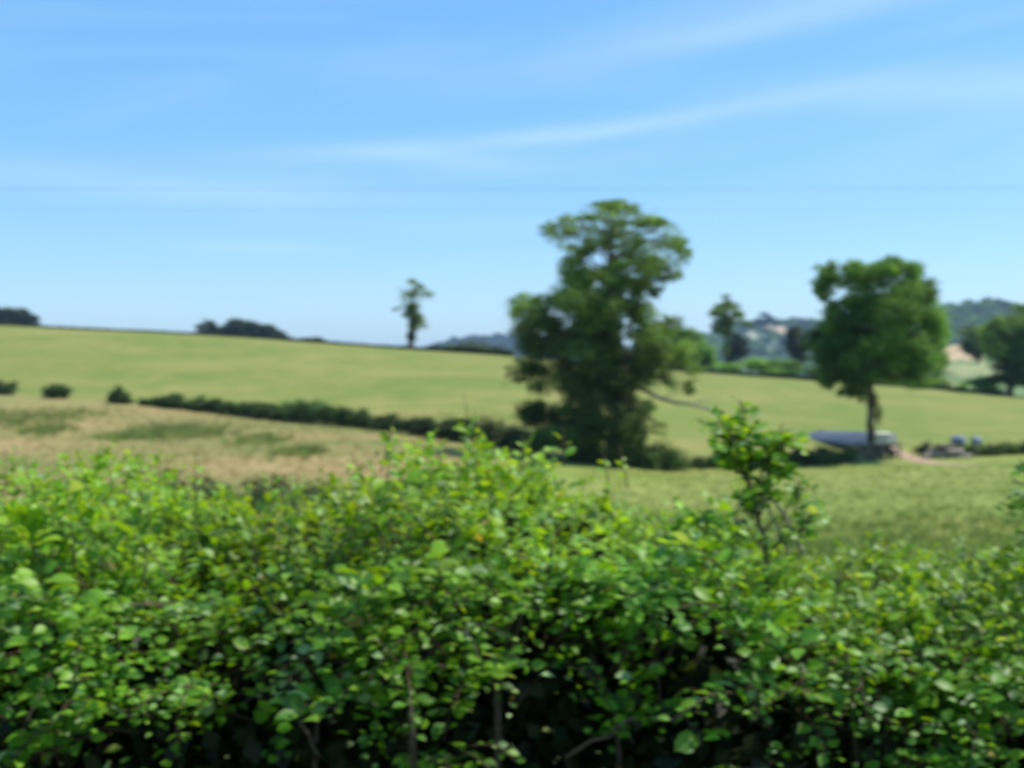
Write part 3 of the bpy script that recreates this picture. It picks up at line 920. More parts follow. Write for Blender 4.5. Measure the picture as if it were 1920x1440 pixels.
# low livestock shed behind the low hedge: long corrugated roof running away to the left
def shed():
    A = at(1648, 800, 73.0); B = at(1512, 800, 88.0)      # near right / far left ends
    g = on_ground(1640, 73)
    root = empty('livestock_shed', g, 'long low shed with blue-grey corrugated roof behind the round-headed tree', 'shed')
    a = np.array((A[0], 73.0)); b = np.array((B[0], 88.0))
    d = b - a; L = np.linalg.norm(d); u = d / L; nrm = np.array((-u[1], u[0]))
    if nrm[1] > 0: nrm = -nrm                              # towards the camera
    eave_a, eave_b = at(1640, 838, 73.0)[2], at(1512, 819, 88.0)[2]
    zb = at(1640, 809, 74.0)[2]; zb2 = at(1512, 806, 89.5)[2]
    # corrugated sheets, each one a panel
    ns = 9; W = 2.0
    for s in range(ns):
        V, F = [], []
        cn = 17
        for r_ in range(2):
            for c in range(cn):
                t = (s + c / (cn - 1) * .985) / ns
                e = eave_a + (eave_b - eave_a) * t; rg = zb + (zb2 - zb) * t
                p = a + d * t + nrm * (W / 2 if r_ == 0 else -W / 2)
                z = (e if r_ == 0 else rg) + .03 * math.cos(c * math.pi) + (s % 2) * .006
                V.append((p[0], p[1], z)); 
        for r_ in range(2):
            for c in range(cn):
                x, y, z = V[r_ * cn + c]
                V.append((x, y, z - .02))
        for c in range(cn - 1):
            F += [[c, c + 1, cn + c + 1, cn + c], [2 * cn + c, 3 * cn + c, 3 * cn + c + 1, 2 * cn + c + 1], [c, 2 * cn + c, 2 * cn + c + 1, c + 1]]
        link('roof_sheet', mesh_np('roof_sheet', V, F, np.full(len(F), 4), M_roofmetal, smooth=False), root)
    # back wall boards and posts
    ang = math.atan2(u[1], u[0])
    for s in range(6):
        t = s / 5
        p = a + d * t + nrm * (W / 2 - .15)
        gz = ground(p[0], p[1]); top = eave_a + (eave_b - eave_a) * t - .06
        boxes('post', [(p[0], p[1], (gz + top) / 2 - .1, .14, .14, max(.3, top - gz + .2), ang)], M_wood, root)
    m = a + d * .5 - nrm * (W / 2 - .1)
    gz = ground(m[0], m[1]) - .3
    boxes('rear_wall', [(m[0], m[1], (gz + (zb + zb2) / 2) / 2 - .15, L * .97, .08, (zb + zb2) / 2 - gz - .3, ang)], M_dark, root)


shed()


def trailer():
    # cream-topped box beside the trunk
    Y = 71.5
    g = on_ground(1658, Y)
    root = empty('feed_trailer', g, 'low cream-sided box trailer standing just right of the round-headed tree trunk', 'trailer')
    q0, q1 = at(1641, 818, Y), at(1680, 818, Y)
    zt, zb = at(1660, 815, Y)[2], at(1660, 834, Y)[2]
    cx, w = (q0[0] + q1[0]) / 2, q1[0] - q0[0]
    boxes('body', [(cx, Y + .8, (zt + zb) / 2, w, 1.9, zt - zb)], M_cream, root)
    boxes('lid', [(cx, Y + .8, zt + .035, w + .08, 1.98, .06)], M_cream, root)
    boxes('frame', [(cx, Y + .8, zb - .07, w * .96, 1.7, .12), (cx - w / 2 - .5, Y + .8, zb - .1, 1.0, .1, .08)], M_dark, root)
    for sx in (-1, 1):
        for sy in (-.05, 1.65):
            ang = np.linspace(0, 2 * math.pi, 14, endpoint=False)
            c = (cx + sx * w * .28, Y + sy, ground(cx, Y) + .26)
            ring = [((c[0], c[1] - .08, c[2]), .27), ((c[0], c[1] + .08, c[2]), .27)]
            link('wheel', tubes('wheel', [([r[0] for r in ring], [r[1] for r in ring])], M_dark, 14), root)


trailer()


def rail_fence():
    Y = 69.6
    g = on_ground(1650, Y)
    root = empty('rail_fence', g, 'short grey wooden rail fence at the foot of the round-headed tree', 'fence')
    xs = [on_ground(p, Y)[0] for p in (1606, 1630, 1656, 1688)]
    for x in xs:
        gz = ground(x, Y)
        boxes('post', [(x, Y, gz + .52, .11, .11, 1.2)], M_wood, root)
    for h in (.35, .65, .95):
        for i in range(3):
            z0 = (ground(xs[i], Y) + ground(xs[i + 1], Y)) / 2 + h
            boxes('rail', [((xs[i] + xs[i + 1]) / 2, Y - .075, z0, xs[i + 1] - xs[i] - .02, .035, .10)], M_wood, root)


rail_fence()


def logs():
    Y = 70.2
    r = np.random.default_rng(5)
    grp = 'logs heaped right of the dirt track'
    words = ('lowest left', 'lowest middle', 'lowest right', 'second row left', 'second row right', 'topmost')
    spots = ((0, 0), (1.0, 0), (2.1, 0), (.45, .3), (1.5, .3), (.9, .58))
    b = on_ground(1745, Y)
    for (dx, dz), w in zip(spots, words):
        rad = r.uniform(.15, .19)
        x = b[0] + dx; g = np.array((x, Y, ground(x, Y) + rad + dz * 1.0))
        root = empty('log', g, f'{w} cut log in the heap right of the dirt track', 'log', grp)
        p0, p1 = g + np.array((-.62, -.2 + r.normal(0, .1), 0)), g + np.array((.62, .2 + r.normal(0, .1), r.normal(0, .03)))
        link('bark', tubes('bark', [(wiggle(p0, p1, 5, .01, 3), [rad, rad * 1.03, rad * .98, rad, rad * .95])], M_palebark if w != 'topmost' else M_bark, 10), root)
        dd = norm(p0 - p1)
        link('cut_face', tubes('cut_face', [([p0 - dd * .01, p0 + dd * .012], [rad * .93, rad * .9])], M_logend, 10), root)
    # fence posts by the heap
    for px, h in ((1738, 1.15), (1790, 1.0), (1830, 1.0)):
        g = on_ground(px, 70.8)
        o = boxes('fence_post', [(g[0], g[1], g[2] + h / 2 - .1, .10, .10, h + .2)], M_wood, None)
        tag(o, {1738: 'grey wooden post between the dark bush and the log heap', 1790: 'grey wooden post in front of the hedge below the left bale',
                1830: 'grey wooden post in front of the hedge below the right bale'}[px], 'post', 'posts along the lane side hedge')


logs()


def bale(px, py, Y, rad, length, rz, label):
    g = on_ground(px, Y)
    c = np.array((g[0], Y, g[2] + rad * .97))
    root = empty('wrapped_bale', g, label, 'bale', 'wrapped bales on the slope')
    u = np.array((math.cos(rz), math.sin(rz), 0))
    t = np.linspace(-.5, .5, 9)
    prof = [.86, .97, 1.0, 1.0, 1.01, 1.0, 1.0, .97, .86]
    me = tubes('wrap', [([c + u * length * k for k in t], [rad * p for p in prof])], M_bale, 22)
    link('wrap', me, root)
    for s in (-1, 1):
        link('end_face', tubes('end_face', [([c + u * length * .5 * s, c + u * (length * .5 + .035) * s], [rad * .84, rad * .60])], M_bale, 22), root)


bale(1797, 808, 79.0, .42, .85, R(-35), 'larger blue-grey wrapped bale on the slope above the hedge at far right')
bale(1831, 811, 80.0, .34, .5, R(20), 'smaller blue-grey wrapped bale, the right one of the pair on the slope')

# cables across the sky, just strong enough to see
for (z0, z1, Y, lab) in ((352, 348, 48, 'upper thin dark overhead cable crossing the sky'), (388, 392, 48.9, 'lower thin dark overhead cable crossing the sky above the trees')):
    pts = []
    for k in range(41):
        t = k / 40; px = -2400 + 6700 * t
        py = z0 + (z1 - z0) * t + 14 * (1 - (2 * t - 1) ** 2) - 10
        pts.append(at(px, py, Y))
    o = link('overhead_cable', tubes('overhead_cable', [(pts, [.0065 if z0 < 370 else .0035] * 41)], M_cable, 6))
    tag(o, lab, 'cable', 'overhead cables')

# rush clumps and tussocks in the pasture
def tuft(p, h, r, n, seed, spread=1.0):
    rr = np.random.default_rng(seed)
    V, L = [], []
    for k in range(n):
        a = rr.uniform(0, 6.28); d = rr.uniform(0, spread)
        b = np.array((math.cos(a) * d * r, math.sin(a) * d * r, 0))
        lean = np.array((math.cos(a), math.sin(a), 0)) * rr.uniform(.05, .5) * h
        w = np.array((-math.sin(a), math.cos(a), 0)) * h * .035
        hh = h * rr.uniform(.5, 1.1)
        i = len(V)
        V += [b - w, b + w, b + lean * .4 + w * .7 + (0, 0, hh * .6), b + lean * .4 - w * .7 + (0, 0, hh * .6), b + lean + (0, 0, hh)]
        L += [(i, i + 1, i + 2, i + 3), (i + 3, i + 2, i + 4)]
    return np.array(V), L


def tuft_field(name, label, n, region_fn, h, w, blades, cols, seed):
    r = np.random.default_rng(seed)
    protos = [tuft(None, 1.0, 1.0, blades, seed + k) for k in range(4)]
    VV, LL, ZZ, CC, o = [], [], [], [], 0
    for _ in range(n):
        px, Y = region_fn(r)
        x = (px - CXP) / FPX * Y
        z = ground(x, Y) - .01
        V, L = protos[r.integers(4)]
        s = h * r.uniform(.6, 1.4); ww = w * r.uniform(.6, 1.4)
        a = r.uniform(0, 6.28); ca, sa = math.cos(a), math.sin(a)
        Q = np.stack(((V[:, 0] * ca - V[:, 1] * sa) * ww + x, (V[:, 0] * sa + V[:, 1] * ca) * ww + Y, V[:, 2] * s + z), -1)
        VV.append(Q)
        for f in L:
            LL += [i + o for i in f]; ZZ.append(len(f))
        c = np.array(cols[r.integers(len(cols))]) * r.normal(1, .15)
        CC.append(np.tile(c, (len(V), 1))); o += len(V)
    me = mesh_np(name, np.concatenate(VV), LL, ZZ, M_grass, np.concatenate(CC).clip(.01, 1), smooth=False)
    return tag(link(name, me), label, 'grass', kind='stuff')


def in_patches(patches):
    def f(r):
        cx, cy, rx, ry = patches[r.integers(len(patches))]
        px = cx + r.normal(0, rx * .75); py = cy + r.normal(0, ry * .7) - (px - cx) * .06
        # distance where the ground projects to that row
        Ys = np.arange(28, 120, 1.0)
        x = (px - CXP) / FPX * Ys
        zz = np.array([ground(a, b) for a, b in zip(x, Ys)])
        pp = 690 - (zz - EYE) / Ys * FPX
        k = int(np.argmin(abs(pp - py)))
        return px, float(Ys[k] + r.uniform(-.5, .5))
    return f


tuft_field('rush_clumps', 'dark green rush clumps scattered over the brown pasture', 850,
           in_patches([(330, 806, 60, 12), (300, 812, 40, 9), (380, 812, 50, 8), (60, 785, 90, 14), (120, 780, 80, 9), (500, 826, 45, 8), (240, 820, 50, 6), (90, 808, 30, 6), (20, 790, 50, 12), (560, 850, 40, 6)]),
           .42, .5, 16, [(.16, .24, .06), (.20, .25, .07), (.24, .24, .085), (.18,.25,.06)], 301)
tuft_field('dry_tussocks', 'dry straw-coloured grass tussocks in the brown pasture', 6000,
           lambda r: (r.uniform(-250, 1000), r.uniform(32, 95)), .20, .35, 8, [(.33, .235, .11), (.27, .21, .085), (.17, .19, .05), (.35, .25, .13)], 302)
tuft_field('meadow_tufts', 'uneven grass tufts across the green meadow', 4500,
           lambda r: (r.uniform(1080, 2300), r.uniform(30, 66)), .14, .35, 8, [(.15, .21, .04), (.19, .235, .05), (.14, .20, .035), (.24, .25, .07)], 303)
tuft_field('long_grass', 'band of darker uncut grass just behind the hedge at right', 3200,
           lambda r: (r.uniform(1150, 2300), r.triangular(20, 26, 42)), .26, .4, 10, [(.13, .21, .04), (.16, .23, .05), (.20, .24, .06)], 304)


# shrubbery between hedge and pasture, dark behind the hedge top
def back_shrub(label, prof, Y, colour, seed, tint):
    prof = np.array(prof, float); r = np.random.default_rng(seed)
    g = on_ground(prof[0, 0], Y)
    root = empty('thicket', g, label, 'shrub', 'thickets behind the near hedge')
    cl = []; px = prof[0, 0]
    while px <= prof[-1, 0]:
        yy = Y + r.normal(0, .5)
        top = at(px, np.interp(px, prof[:, 0], prof[:, 1]), yy)
        gz = ground(top[0], yy); h = top[2] - gz
        cl.append((top[0], yy, top[2] - .35, .5, .5, .38, 1.4, tint * r.normal(1, .1)))
        cl.append((top[0], yy, gz + h * .45, .6, .6, h * .48, 1.0, tint * .8))
        px += .6 * FPX / Y
    leafy('foliage', root, cl, 1300, .075, colour, seed)
    st = [(wiggle((c[0], c[1], ground(c[0], c[1]) - .1), (c[0] + .1, c[1], c[2]), 5, .05, i), [.035, .03, .025, .02, .01]) for i, c in enumerate(cl) if i % 4 == 0]
    link('stems', tubes('stems', st, M_twig, 5), root)


back_shrub('dark thicket just behind the hedge top, left of centre', [(380, 894), (440, 884), (520, 880), (600, 886), (660, 880)], 13.0, (.06, .11, .03), 401, .9)
back_shrub('dark thicket just behind the hedge top, below the field hedge', [(790, 868), (860, 862), (930, 868), (1000, 880)], 14.0, (.055, .10, .03), 402, .9)

# ------------------------------------------------------------------ the near hedge
HX = np.array([-3000, -600, 0, 300, 480, 620, 740, 850, 950, 1050, 1130, 1200, 1300, 1400, 1500, 1700, 1920, 2600, 5000.])
ZB_ = np.array([1.86, 1.84, 1.86, 1.83, 1.80, 1.84, 1.90, 1.96, 2.00, 1.97, 1.90, 1.80, 1.70, 1.62, 1.56, 1.50, 1.50, 1.55, 1.6])
ZF_ = np.array([1.78, 1.78, 1.78, 1.77, 1.74, 1.76, 1.78, 1.80, 1.82, 1.80, 1.78, 1.75, 1.70, 1.67, 1.63, 1.60, 1.60, 1.6, 1.6])
YF, YB = 2.95, 4.35


def htop(x, y):
    px = CXP + x / 3.7 * FPX
    f = np.clip((y - YF) / (YB - YF), 0, 1)
    return np.interp(px, HX, ZF_) * (1 - f) + np.interp(px, HX, ZB_) * f - .075 - .05 * np.clip((750 - px) / 300, 0, 1) - .05 * np.clip((px - 1400) / 150, 0, 1)


def nz3(a, s, o=0.0):
    return np.array([mnoise.noise(Vector((p[0] * s + o, p[1] * s, p[2] * s + o))) for p in a])


def hedge_points(n, half, r):
    """Sprig bases over the front, top and back of the hedge with outward normals."""
    x = r.uniform(-half, half, n)
    kind = r.choice(3, n, p=[.46, .42, .12])
    P = np.zeros((n, 3)); Nn = np.zeros((n, 3))
    zt = htop(x, np.full(n, YF))
    # front: more leaves in the upper part
    z = zt - (r.uniform(0, 1, n) ** 2.0) * 1.25 + .02
    yfr = YF - .06 + .16 * np.clip(1 - (zt - z) / .25, 0, 1) ** 2
    f = kind == 0
    P[f] = np.stack((x, yfr, z), -1)[f]; Nn[f] = (0, -1, .25)
    yt = r.uniform(YF + .05, YB, n)
    t = kind == 1
    P[t] = np.stack((x, yt, htop(x, yt)), -1)[t]; Nn[t] = (0, -.12, 1)
    b = kind == 2
    zb = htop(x, np.full(n, YB)) - r.uniform(0, 1.0, n)
    P[b] = np.stack((x, np.full(n, YB + .05), zb), -1)[b]; Nn[b] = (0, 1, .4)
    bulge = nz3(P, 1.6, 4.0) * .27 + nz3(P, 4.0, 9.0) * .10
    P += Nn * bulge[:, None]
    depth = r.uniform(0, 1, n) ** 1.5 * .28
    P -= Nn * depth[:, None]
    return P, norm(Nn), kind, depth


def sprig_leaves(P, D, Nn, L, r, ls, spacing=.026):
    """Alternate leaves along each twig. Returns leaf P, up, fwd, size, twig index, age 0..1"""
    LP, LU, LF, LS, LI, LA = [], [], [], [], [], []
    side = norm(np.cross(D, np.array((0, 0, 1.)) + r.normal(0, .15, D.shape)))
    for k in range(16):
        s = .03 + k * spacing
        ok = s < L
        if not ok.any(): break
        i = np.where(ok)[0]
        t = s / L[i]
        droop = -(t ** 2)[:, None] * np.array((0, 0, .35)) * L[i][:, None]
        p = P[i] + D[i] * s + droop
        sg = (1 if k % 2 else -1)
        fw = norm(D[i] * .75 + side[i] * sg * .95 + np.array((0, 0, -.12)) + r.normal(0, .22, (len(i), 3)))
        up = norm(np.array((0, 0, .8)) + Nn[i] * .45 + r.normal(0, .48, (len(i), 3)))
        LP.append(p + fw * .012); LU.append(up); LF.append(fw)
        LS.append(ls[i] * (1 - .5 * t ** 2) * r.uniform(.6, 1.25, len(i)))
        LI.append(i); LA.append(t)
    return [np.concatenate(a) for a in (LP, LU, LF, LS, LI, LA)]


def leaf_colours(n, r, age, young, shade=None):
    base = np.array([(.125, .29, .018), (.085, .215, .017), (.180, .345, .022), (.052, .14, .02)])
    c = base[r.choice(4, n, p=[.36, .28, .24, .12])]
    yl = np.array((.30, .45, .025)); rd = np.array((.34, .26, .05)); pale = np.array((.28, .42, .16))
    k = np.clip(age * young, 0, 1)[:, None] * r.uniform(.3, 1, (n, 1))
    c = c * (1 - k) + yl * k
    m = r.random(n)
    c = np.where((m < .004)[:, None], rd, c)
    c = np.where(((m > .03) & (m < .07))[:, None], pale, c)
    return (c * r.normal(1, .16, (n, 1))).clip(.01, .6)


def build_hedge():
    r = np.random.default_rng(77)
    root = empty('hedge', (0, 3.65, 0), 'bright leafy roadside hedge filling the bottom of the picture', 'hedge')
    n = 15500
    half = 4.2
    P, Nn, kind, depth = hedge_points(n, half, r)
    # hollows in the front face
    hol = nz3(P, 2.3, 21.0) + .55 * nz3(P, 5.5, 3.0)
    low = np.clip((htop(P[:, 0], P[:, 1]) - .09 - P[:, 2]) / .42, 0, 1)
    keep = ~((kind == 0) & (hol < -.08 + .58 * low) & (r.random(n) < .96))
    keep &= ~((kind == 1) & (hol < -.24) & (r.random(n) < .85))
    keep &= ~((kind == 0) & (P[:, 2] < .9) & (r.random(n) < .5))
    P, Nn, kind, depth = P[keep], Nn[keep], kind[keep], depth[keep]
    n = len(P)
    D = norm(Nn * .9 + np.array((0, 0, .30)) + r.normal(0, .50, (n, 3)) * (1.1, .8, .65))
    f = kind == 0
    D[f] = norm(D[f] * (1.25, 1, .55))
    L = r.uniform(.12, .34, n)
    ls = r.uniform(.034, .060, n) * np.where(r.random(n) < .06, 1.4, 1)
    lp, lu, lf, lsz, li, age = sprig_leaves(P, D, Nn, L, r, ls)
    young = np.clip(np.where(kind[li] == 1, .75, .12) + .6 * np.clip((P[li][:, 2] - 1.6) / .3, -.3, .5), 0, 1) * (1 + .7 * nz3(P[li], 1.3, 2.2))
    col = leaf_colours(len(lp), r, age, young)
    patch = nz3(P, 1.1, 33.0)[li][:, None]                 # sunlit clumps and shade between painted in, with slight changes of green
    col = (col * (1 + .40 * patch) * np.concatenate((1 - .12 * patch, 1 + 0 * patch, 1 + .2 * patch), 1)).clip(.008, .6)
    # inner leaves, coarse, filling the body; dark colour stands in for interior shade
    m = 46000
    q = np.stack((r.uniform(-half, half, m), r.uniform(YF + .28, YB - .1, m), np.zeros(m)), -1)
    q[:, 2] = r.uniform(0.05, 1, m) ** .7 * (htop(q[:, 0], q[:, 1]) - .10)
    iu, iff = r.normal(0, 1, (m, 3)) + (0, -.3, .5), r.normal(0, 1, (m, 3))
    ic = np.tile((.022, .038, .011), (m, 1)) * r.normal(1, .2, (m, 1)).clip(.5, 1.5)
    # shoots standing out of the top: (px, base_py, top_py, Y)
    shoots = [(742, 860, 775, 3.5), (735, 870, 800, 3.4), (890, 850, 768, 3.6), (905, 850, 790, 3.5), (368, 905, 845, 3.6), (42, 900, 850, 3.5), (8, 890, 835, 3.7), (1055, 850, 800, 3.6),
              (870, 850, 735, 4.0), (1160, 890, 835, 3.7), (660, 900, 850, 3.6), (980, 850, 815, 3.8), (1660, 1060, 1010, 3.9), (1820, 1060, 1020, 3.8), (1640, 1070, 1035, 3.5), (560, 905, 872, 3.8), (1740, 1050, 1022, 4.0), (200, 900, 875, 3.8), (1130, 880, 845, 3.9), (820, 850, 815, 3.9)]
    sh_items = []
    SP, SD, SL, SS = [], [], [], []
    for (px, b, t, Y) in shoots:
        a, e = at(px + r.normal(0, 12), b + 25, Y), at(px, t, Y)
        SP.append(a); SD.append(norm(e - a)); SL.append(np.linalg.norm(e - a)); SS.append(r.uniform(.042, .06))
        sh_items.append((wiggle(a, e, 5, .02, int(px)), [.003, .0026, .0022, .0016, .001]))
    SP, SD, SL, SS = np.array(SP), np.array(SD), np.array(SL), np.array(SS)
    s2 = sprig_leaves(SP, SD, np.tile((0, -.5, .6), (len(SP), 1)), SL, r, SS, .030)
    scol = leaf_colours(len(s2[0]), r, s2[5], np.full(len(s2[0]), 1.0)) * 1.1
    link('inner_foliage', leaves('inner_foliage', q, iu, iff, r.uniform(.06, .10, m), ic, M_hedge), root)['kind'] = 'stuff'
    LP = np.concatenate((lp, s2[0])); LU = np.concatenate((lu, s2[1])); LF = np.concatenate((lf, s2[2]))
    LS = np.concatenate((lsz, s2[3])); LC = np.concatenate((col, scol))
    # the 300 leaves that show largest, picked cell by cell over the frame, become parts of their own
    u = LP[:, 0] / LP[:, 1]; v = (LP[:, 2] - EYE) / LP[:, 1]
    pxx, pyy = CXP + u * FPX, 690 - v * FPX
    inside = (pxx > 10) & (pxx < 1910) & (pyy > 700) & (pyy < 1430)
    cell = (pxx // 85).astype(int) * 100 + (pyy // 45).astype(int)
    zz = norm(LU - (LU * norm(LF)).sum(-1, keepdims=True) * norm(LF))
    facing = abs((zz * norm(np.stack((u, np.ones_like(u), v), -1))).sum(-1))
    score = LS * facing / LP[:, 1] - .012 * (LP[:, 1] - 2.7).clip(0)
    order = np.argsort(-score)
    seen, pick = set(), []
    for i in order:
        if inside[i] and cell[i] not in seen:
            seen.add(cell[i]); pick.append(i)
        if len(pick) == 300: break
    pick = np.array(pick)
    rest = np.ones(len(LP), bool); rest[pick] = False
    o = link('foliage', leaves('foliage', LP[rest], LU[rest], LF[rest], LS[rest], LC[rest], M_hedge, (NEAR_V, NEAR_F), True), root)
    o['kind'] = 'stuff'
    shared = []
    tints = [(.125, .29, .018), (.085, .215, .017), (.180, .345, .022), (.052, .14, .02), (.21, .39, .02), (.28, .42, .16), (.18, .36, .02), (.28, .30, .04)]
    for c in tints:
        shared.append(mesh_np('leaf', NEAR_V, np.concatenate([np.array(f) for f in NEAR_F]), [len(f) for f in NEAR_F], M_hedge, np.tile(c, (len(NEAR_V), 1))))
    Rm = leaf_matrix(LU[pick], LF[pick])
    for k, i in enumerate(pick):
        me = shared[int(np.argmin(np.linalg.norm(np.array(tints) - LC[i], axis=1)))]
        lo = bpy.data.objects.new('leaf', me); C.objects.link(lo); lo.parent = root
        Mx = Matrix.Identity(4)
        for a in range(3):
            for b in range(3):
                Mx[a][b] = float(Rm[k][a, b] * LS[i])
            Mx[a][3] = float(LP[i][a] - root.location[a])
        lo.matrix_local = Mx
    # twigs carrying the sprigs
    tw = []
    sel = r.choice(n, 4200, replace=False)
    for i in sel:
        a = P[i] - D[i] * .10; e = P[i] + D[i] * L[i] + np.array((0, 0, -.35 * L[i] * .9))
        mid = P[i] + D[i] * L[i] * .55 + np.array((0, 0, -.08 * L[i]))
        tw.append((np.array((a, P[i], mid, e)), (.0030, .0026, .002, .001)))
    tw += sh_items
    t_o = link('twigs', tubes('twigs', tw, M_twig, 4), root); t_o['kind'] = 'stuff'
    # main stems rising from the ground, forked; each a part
    stems = [(760, 3.2, 1.62, .013), (940, 3.25, 1.6, .012), (320, 3.3, 1.6, .010), (1180, 3.3, 1.6, .011), (1560, 3.3, 1.5, .010), (80, 3.4, 1.6, .011), (570, 3.3, 1.55, .009), (1820, 3.3, 1.5, .011),
             (1400, 3.45, 1.5, .018), (640, 3.5, 1.6, .018), (1060, 3.5, 1.6, .016), (-300, 3.4, 1.6, .02), (2200, 3.4, 1.5, .02), (-900, 3.4, 1.6, .02), (2800, 3.4, 1.5, .02), (200, 3.6, 1.6, .018), (1700, 3.5, 1.5, .018)]
    for k, (px, Y, h, rad) in enumerate(stems):
        x = (px - CXP) / FPX * Y
        rr = np.random.default_rng(900 + k)
        b = np.array((x + rr.normal(0, .05), Y + rr.normal(0, .05), -.06)); f = np.array((x + rr.normal(0, .03), Y, 1.28 + rr.normal(0, .05)))
        it = [(wiggle(b, f, 9, .02, 40 + k), np.linspace(rad * 1.3, rad, 9))]
        for s in (-1, 1):
            e = f + np.array((s * rr.uniform(.08, .22), rr.normal(0, .1), (h - 1.28) * rr.uniform(.8, 1.1)))
            it.append((wiggle(f, e, 6, .05, 70 + k * 3 + s), np.linspace(rad * .75, rad * .3, 6)))
        e = b + (f - b) * .6 + np.array((rr.choice((-1, 1)) * .35, -.12, .25))
        it.append((wiggle(b + (f - b) * .6, e, 6, .06, 170 + k), np.linspace(rad * .6, rad * .2, 6)))
        link('stem', tubes('stem', it, M_twig, 7), root)
    # long dead canes lying through the hedge
    for k, (a, e) in enumerate(((at(1060, 1420, 2.92), at(1190, 1345, 2.86)), (at(560, 1350, 2.9), at(600, 1420, 2.88)), (at(820, 1130, 2.86), at(900, 1060, 3.1)))):
        link('dead_cane', tubes('dead_cane', [(wiggle(a, e, 6, .03, k + 5), [.006, .0055, .005, .005, .004, .003])], M_twig, 6), root)
    return root


build_hedge()


def sapling(name, label, cat, Y, stems, sprigs, lsize, seed, young=.75, broken=()):
    r = np.random.default_rng(seed)
    b = at(*stems[0][0][0], Y); g = np.array((b[0], Y, 0.0))
    root = empty(name, g, label, cat)
    for i, (pts, r0, r1) in enumerate(stems):
        p = np.array([at(q[0], q[1], Y + (q[2] if len(q) > 2 else 0)) for q in pts])
        if i == 0:
            p = np.vstack(([g + (0, 0, -.05)], p))
        t = np.linspace(0, len(p) - 1, 5 * (len(p) - 1) + 1)
        pp = np.stack([np.interp(t, range(len(p)), p[:, k]) for k in range(3)], -1)
        pp[1:-1] += r.normal(0, .004, pp[1:-1].shape)
        link('stem' if i == 0 else 'branch', tubes('stem' if i == 0 else 'branch', [(pp, np.linspace(r0, r1, len(pp)))], M_twig, 7), root)
    for pts, r0, r1 in broken:
        p = np.array([at(q[0], q[1], Y + (q[2] if len(q) > 2 else 0)) for q in pts])
        link('broken_stem', tubes('broken_stem', [(p, np.linspace(r0, r1, len(p)))], M_palebark, 7), root)
    SP, SD, SL, SS = [], [], [], []
    for (px, py, ex, ey, k) in sprigs:
        for _ in range(k):
            a = at(px + r.normal(0, 6), py + r.normal(0, 6), Y + r.normal(0, .05))
            e = at(ex + r.normal(0, 12), ey + r.normal(0, 12), Y + r.normal(0, .09))
            SP.append(a); SD.append(norm(e - a)); SL.append(np.linalg.norm(e - a) + .02); SS.append(lsize * r.uniform(.8, 1.2))
    SP, SD, SL, SS = map(np.array, (SP, SD, SL, SS))
    lp, lu, lf, lsz, li, age = sprig_leaves(SP, SD, np.tile((.1, -.8, .5), (len(SP), 1)), SL, r, SS, .024)
    col = leaf_colours(len(lp), r, age, np.full(len(lp), young))
    tw = [(np.array((p, p + d * l * .5, p + d * l * .92 + (0, 0, -.2 * l * .85))), (.0028, .002, .001)) for p, d, l in zip(SP, SD, SL)]
    link('twigs', tubes('twigs', tw, M_twig, 5), root)
    tints = [(.125, .29, .018), (.085, .215, .017), (.180, .345, .022), (.052, .14, .02), (.21, .39, .02), (.28, .42, .16), (.18, .36, .02)]
    shared = [mesh_np('leaf', NEAR_V, np.concatenate([np.array(f) for f in NEAR_F]), [len(f) for f in NEAR_F], M_hedge, np.tile(c, (len(NEAR_V), 1))) for c in tints]
    Rm = leaf_matrix(lu, lf)
    order = np.argsort(-lsz)[:300]
    keep = np.ones(len(lp), bool); keep[order] = False
    if keep.any():
        o = link('small_leaves', leaves('small_leaves', lp[keep], lu[keep], lf[keep], lsz[keep], col[keep], M_hedge, (NEAR_V, NEAR_F), True), root)
        o['kind'] = 'stuff'
    for i in order:
        me = shared[int(np.argmin(np.linalg.norm(np.array(tints) - col[i], axis=1)))]
        lo = bpy.data.objects.new('leaf', me); C.objects.link(lo); lo.parent = root
        Mx = Matrix.Identity(4)
        for a in range(3):
            for b_ in range(3):
                Mx[a][b_] = float(Rm[i][a, b_] * lsz[i])
            Mx[a][3] = float(lp[i][a] - root.location[a])
        lo.matrix_local = Mx
    return root


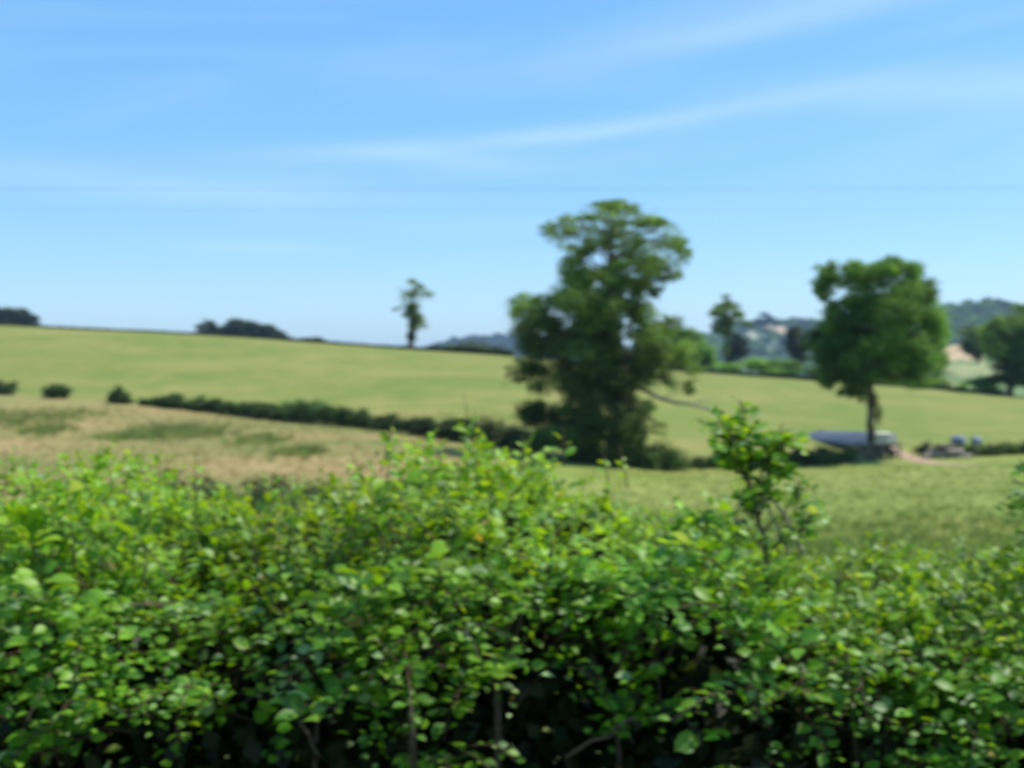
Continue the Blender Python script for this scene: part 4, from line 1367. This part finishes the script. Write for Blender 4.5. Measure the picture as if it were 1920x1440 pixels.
sapling('sapling', 'leafy sapling growing up through the hedge in front of the low hedge, right of centre', 'sapling', 3.45,
        [([(1440, 1060), (1425, 980), (1410, 930), (1385, 860), (1368, 800), (1350, 770)], .009, .003),
         ([(1425, 980), (1432, 920), (1440, 870), (1455, 820), (1470, 795)], .006, .002),
         ([(1410, 930), (1400, 880), (1395, 820), (1392, 775), (1388, 750)], .005, .0018),
         ([(1425, 990), (1465, 970), (1490, 930), (1500, 900)], .004, .0015)],
        [(1380, 860, 1350, 775, 5), (1385, 870, 1370, 790, 6), (1370, 820, 1340, 768, 4), (1395, 840, 1395, 775, 5), (1400, 880, 1365, 835, 5), (1400, 900, 1385, 840, 5),
         (1440, 880, 1420, 820, 5), (1445, 870, 1455, 800, 6), (1455, 850, 1485, 800, 5), (1440, 910, 1465, 860, 6), (1435, 930, 1410, 880, 5), (1420, 950, 1450, 905, 5),
         (1425, 960, 1400, 920, 5), (1415, 960, 1385, 930, 4), (1410, 985, 1400, 950, 3), (1392, 790, 1388, 752, 2), (1490, 950, 1505, 905, 3), (1500, 1000, 1530, 965, 4), (1470, 985, 1500, 950, 3),
         (1430, 1020, 1400, 985, 4), (1450, 1030, 1480, 1000, 4), (1380, 1020, 1360, 975, 4), (1330, 1000, 1310, 960, 3)], .052, 501,
        broken=[([(1505, 1040), (1490, 1005), (1470, 965), (1445, 930), (1425, 905)], .0065, .004), ([(1478, 1040), (1460, 990), (1440, 955)], .005, .003), ([(1384, 1010), (1381, 985), (1377, 960)], .007, .004)])
sapling('bramble_shoot', 'leafy shoot entering the picture from the right edge above the hedge', 'shoot', 3.5,
        [([(1990, 1080), (1975, 1000), (1950, 940), (1925, 890), (1912, 860)], .008, .002), ([(1950, 945), (1920, 935), (1890, 930)], .003, .0012)],
        [(1955, 940, 1915, 890, 4), (1950, 950, 1905, 925, 3), (1950, 900, 1925, 870, 3), (1935, 928, 1885, 938, 1), (1965, 990, 1925, 970, 2), (1975, 1010, 1950, 960, 4), (1940, 900, 1955, 850, 4)], .048, 502, young=.6)

# ------------------------------------------------------------------ air
HZ = 0.00013
m, n, l = mat_new('air')
o1 = N(n, 'ShaderNodeOutputMaterial'); pv = N(n, 'ShaderNodeVolumePrincipled')
pv.inputs['Color'].default_value = (.52, .76, 1.0, 1)
pv.inputs['Density'].default_value = HZ
pv.inputs['Anisotropy'].default_value = 0.2
l.new(pv.outputs[0], o1.inputs['Volume'])
v, f = box_arrays(0, 3880, 57, 16000, 7840, 160)
me = mesh_np('haze', v, f, np.full(6, 4), m, smooth=False)
tag(link('haze', me), 'thin blue summer haze over the valley', kind='stuff')
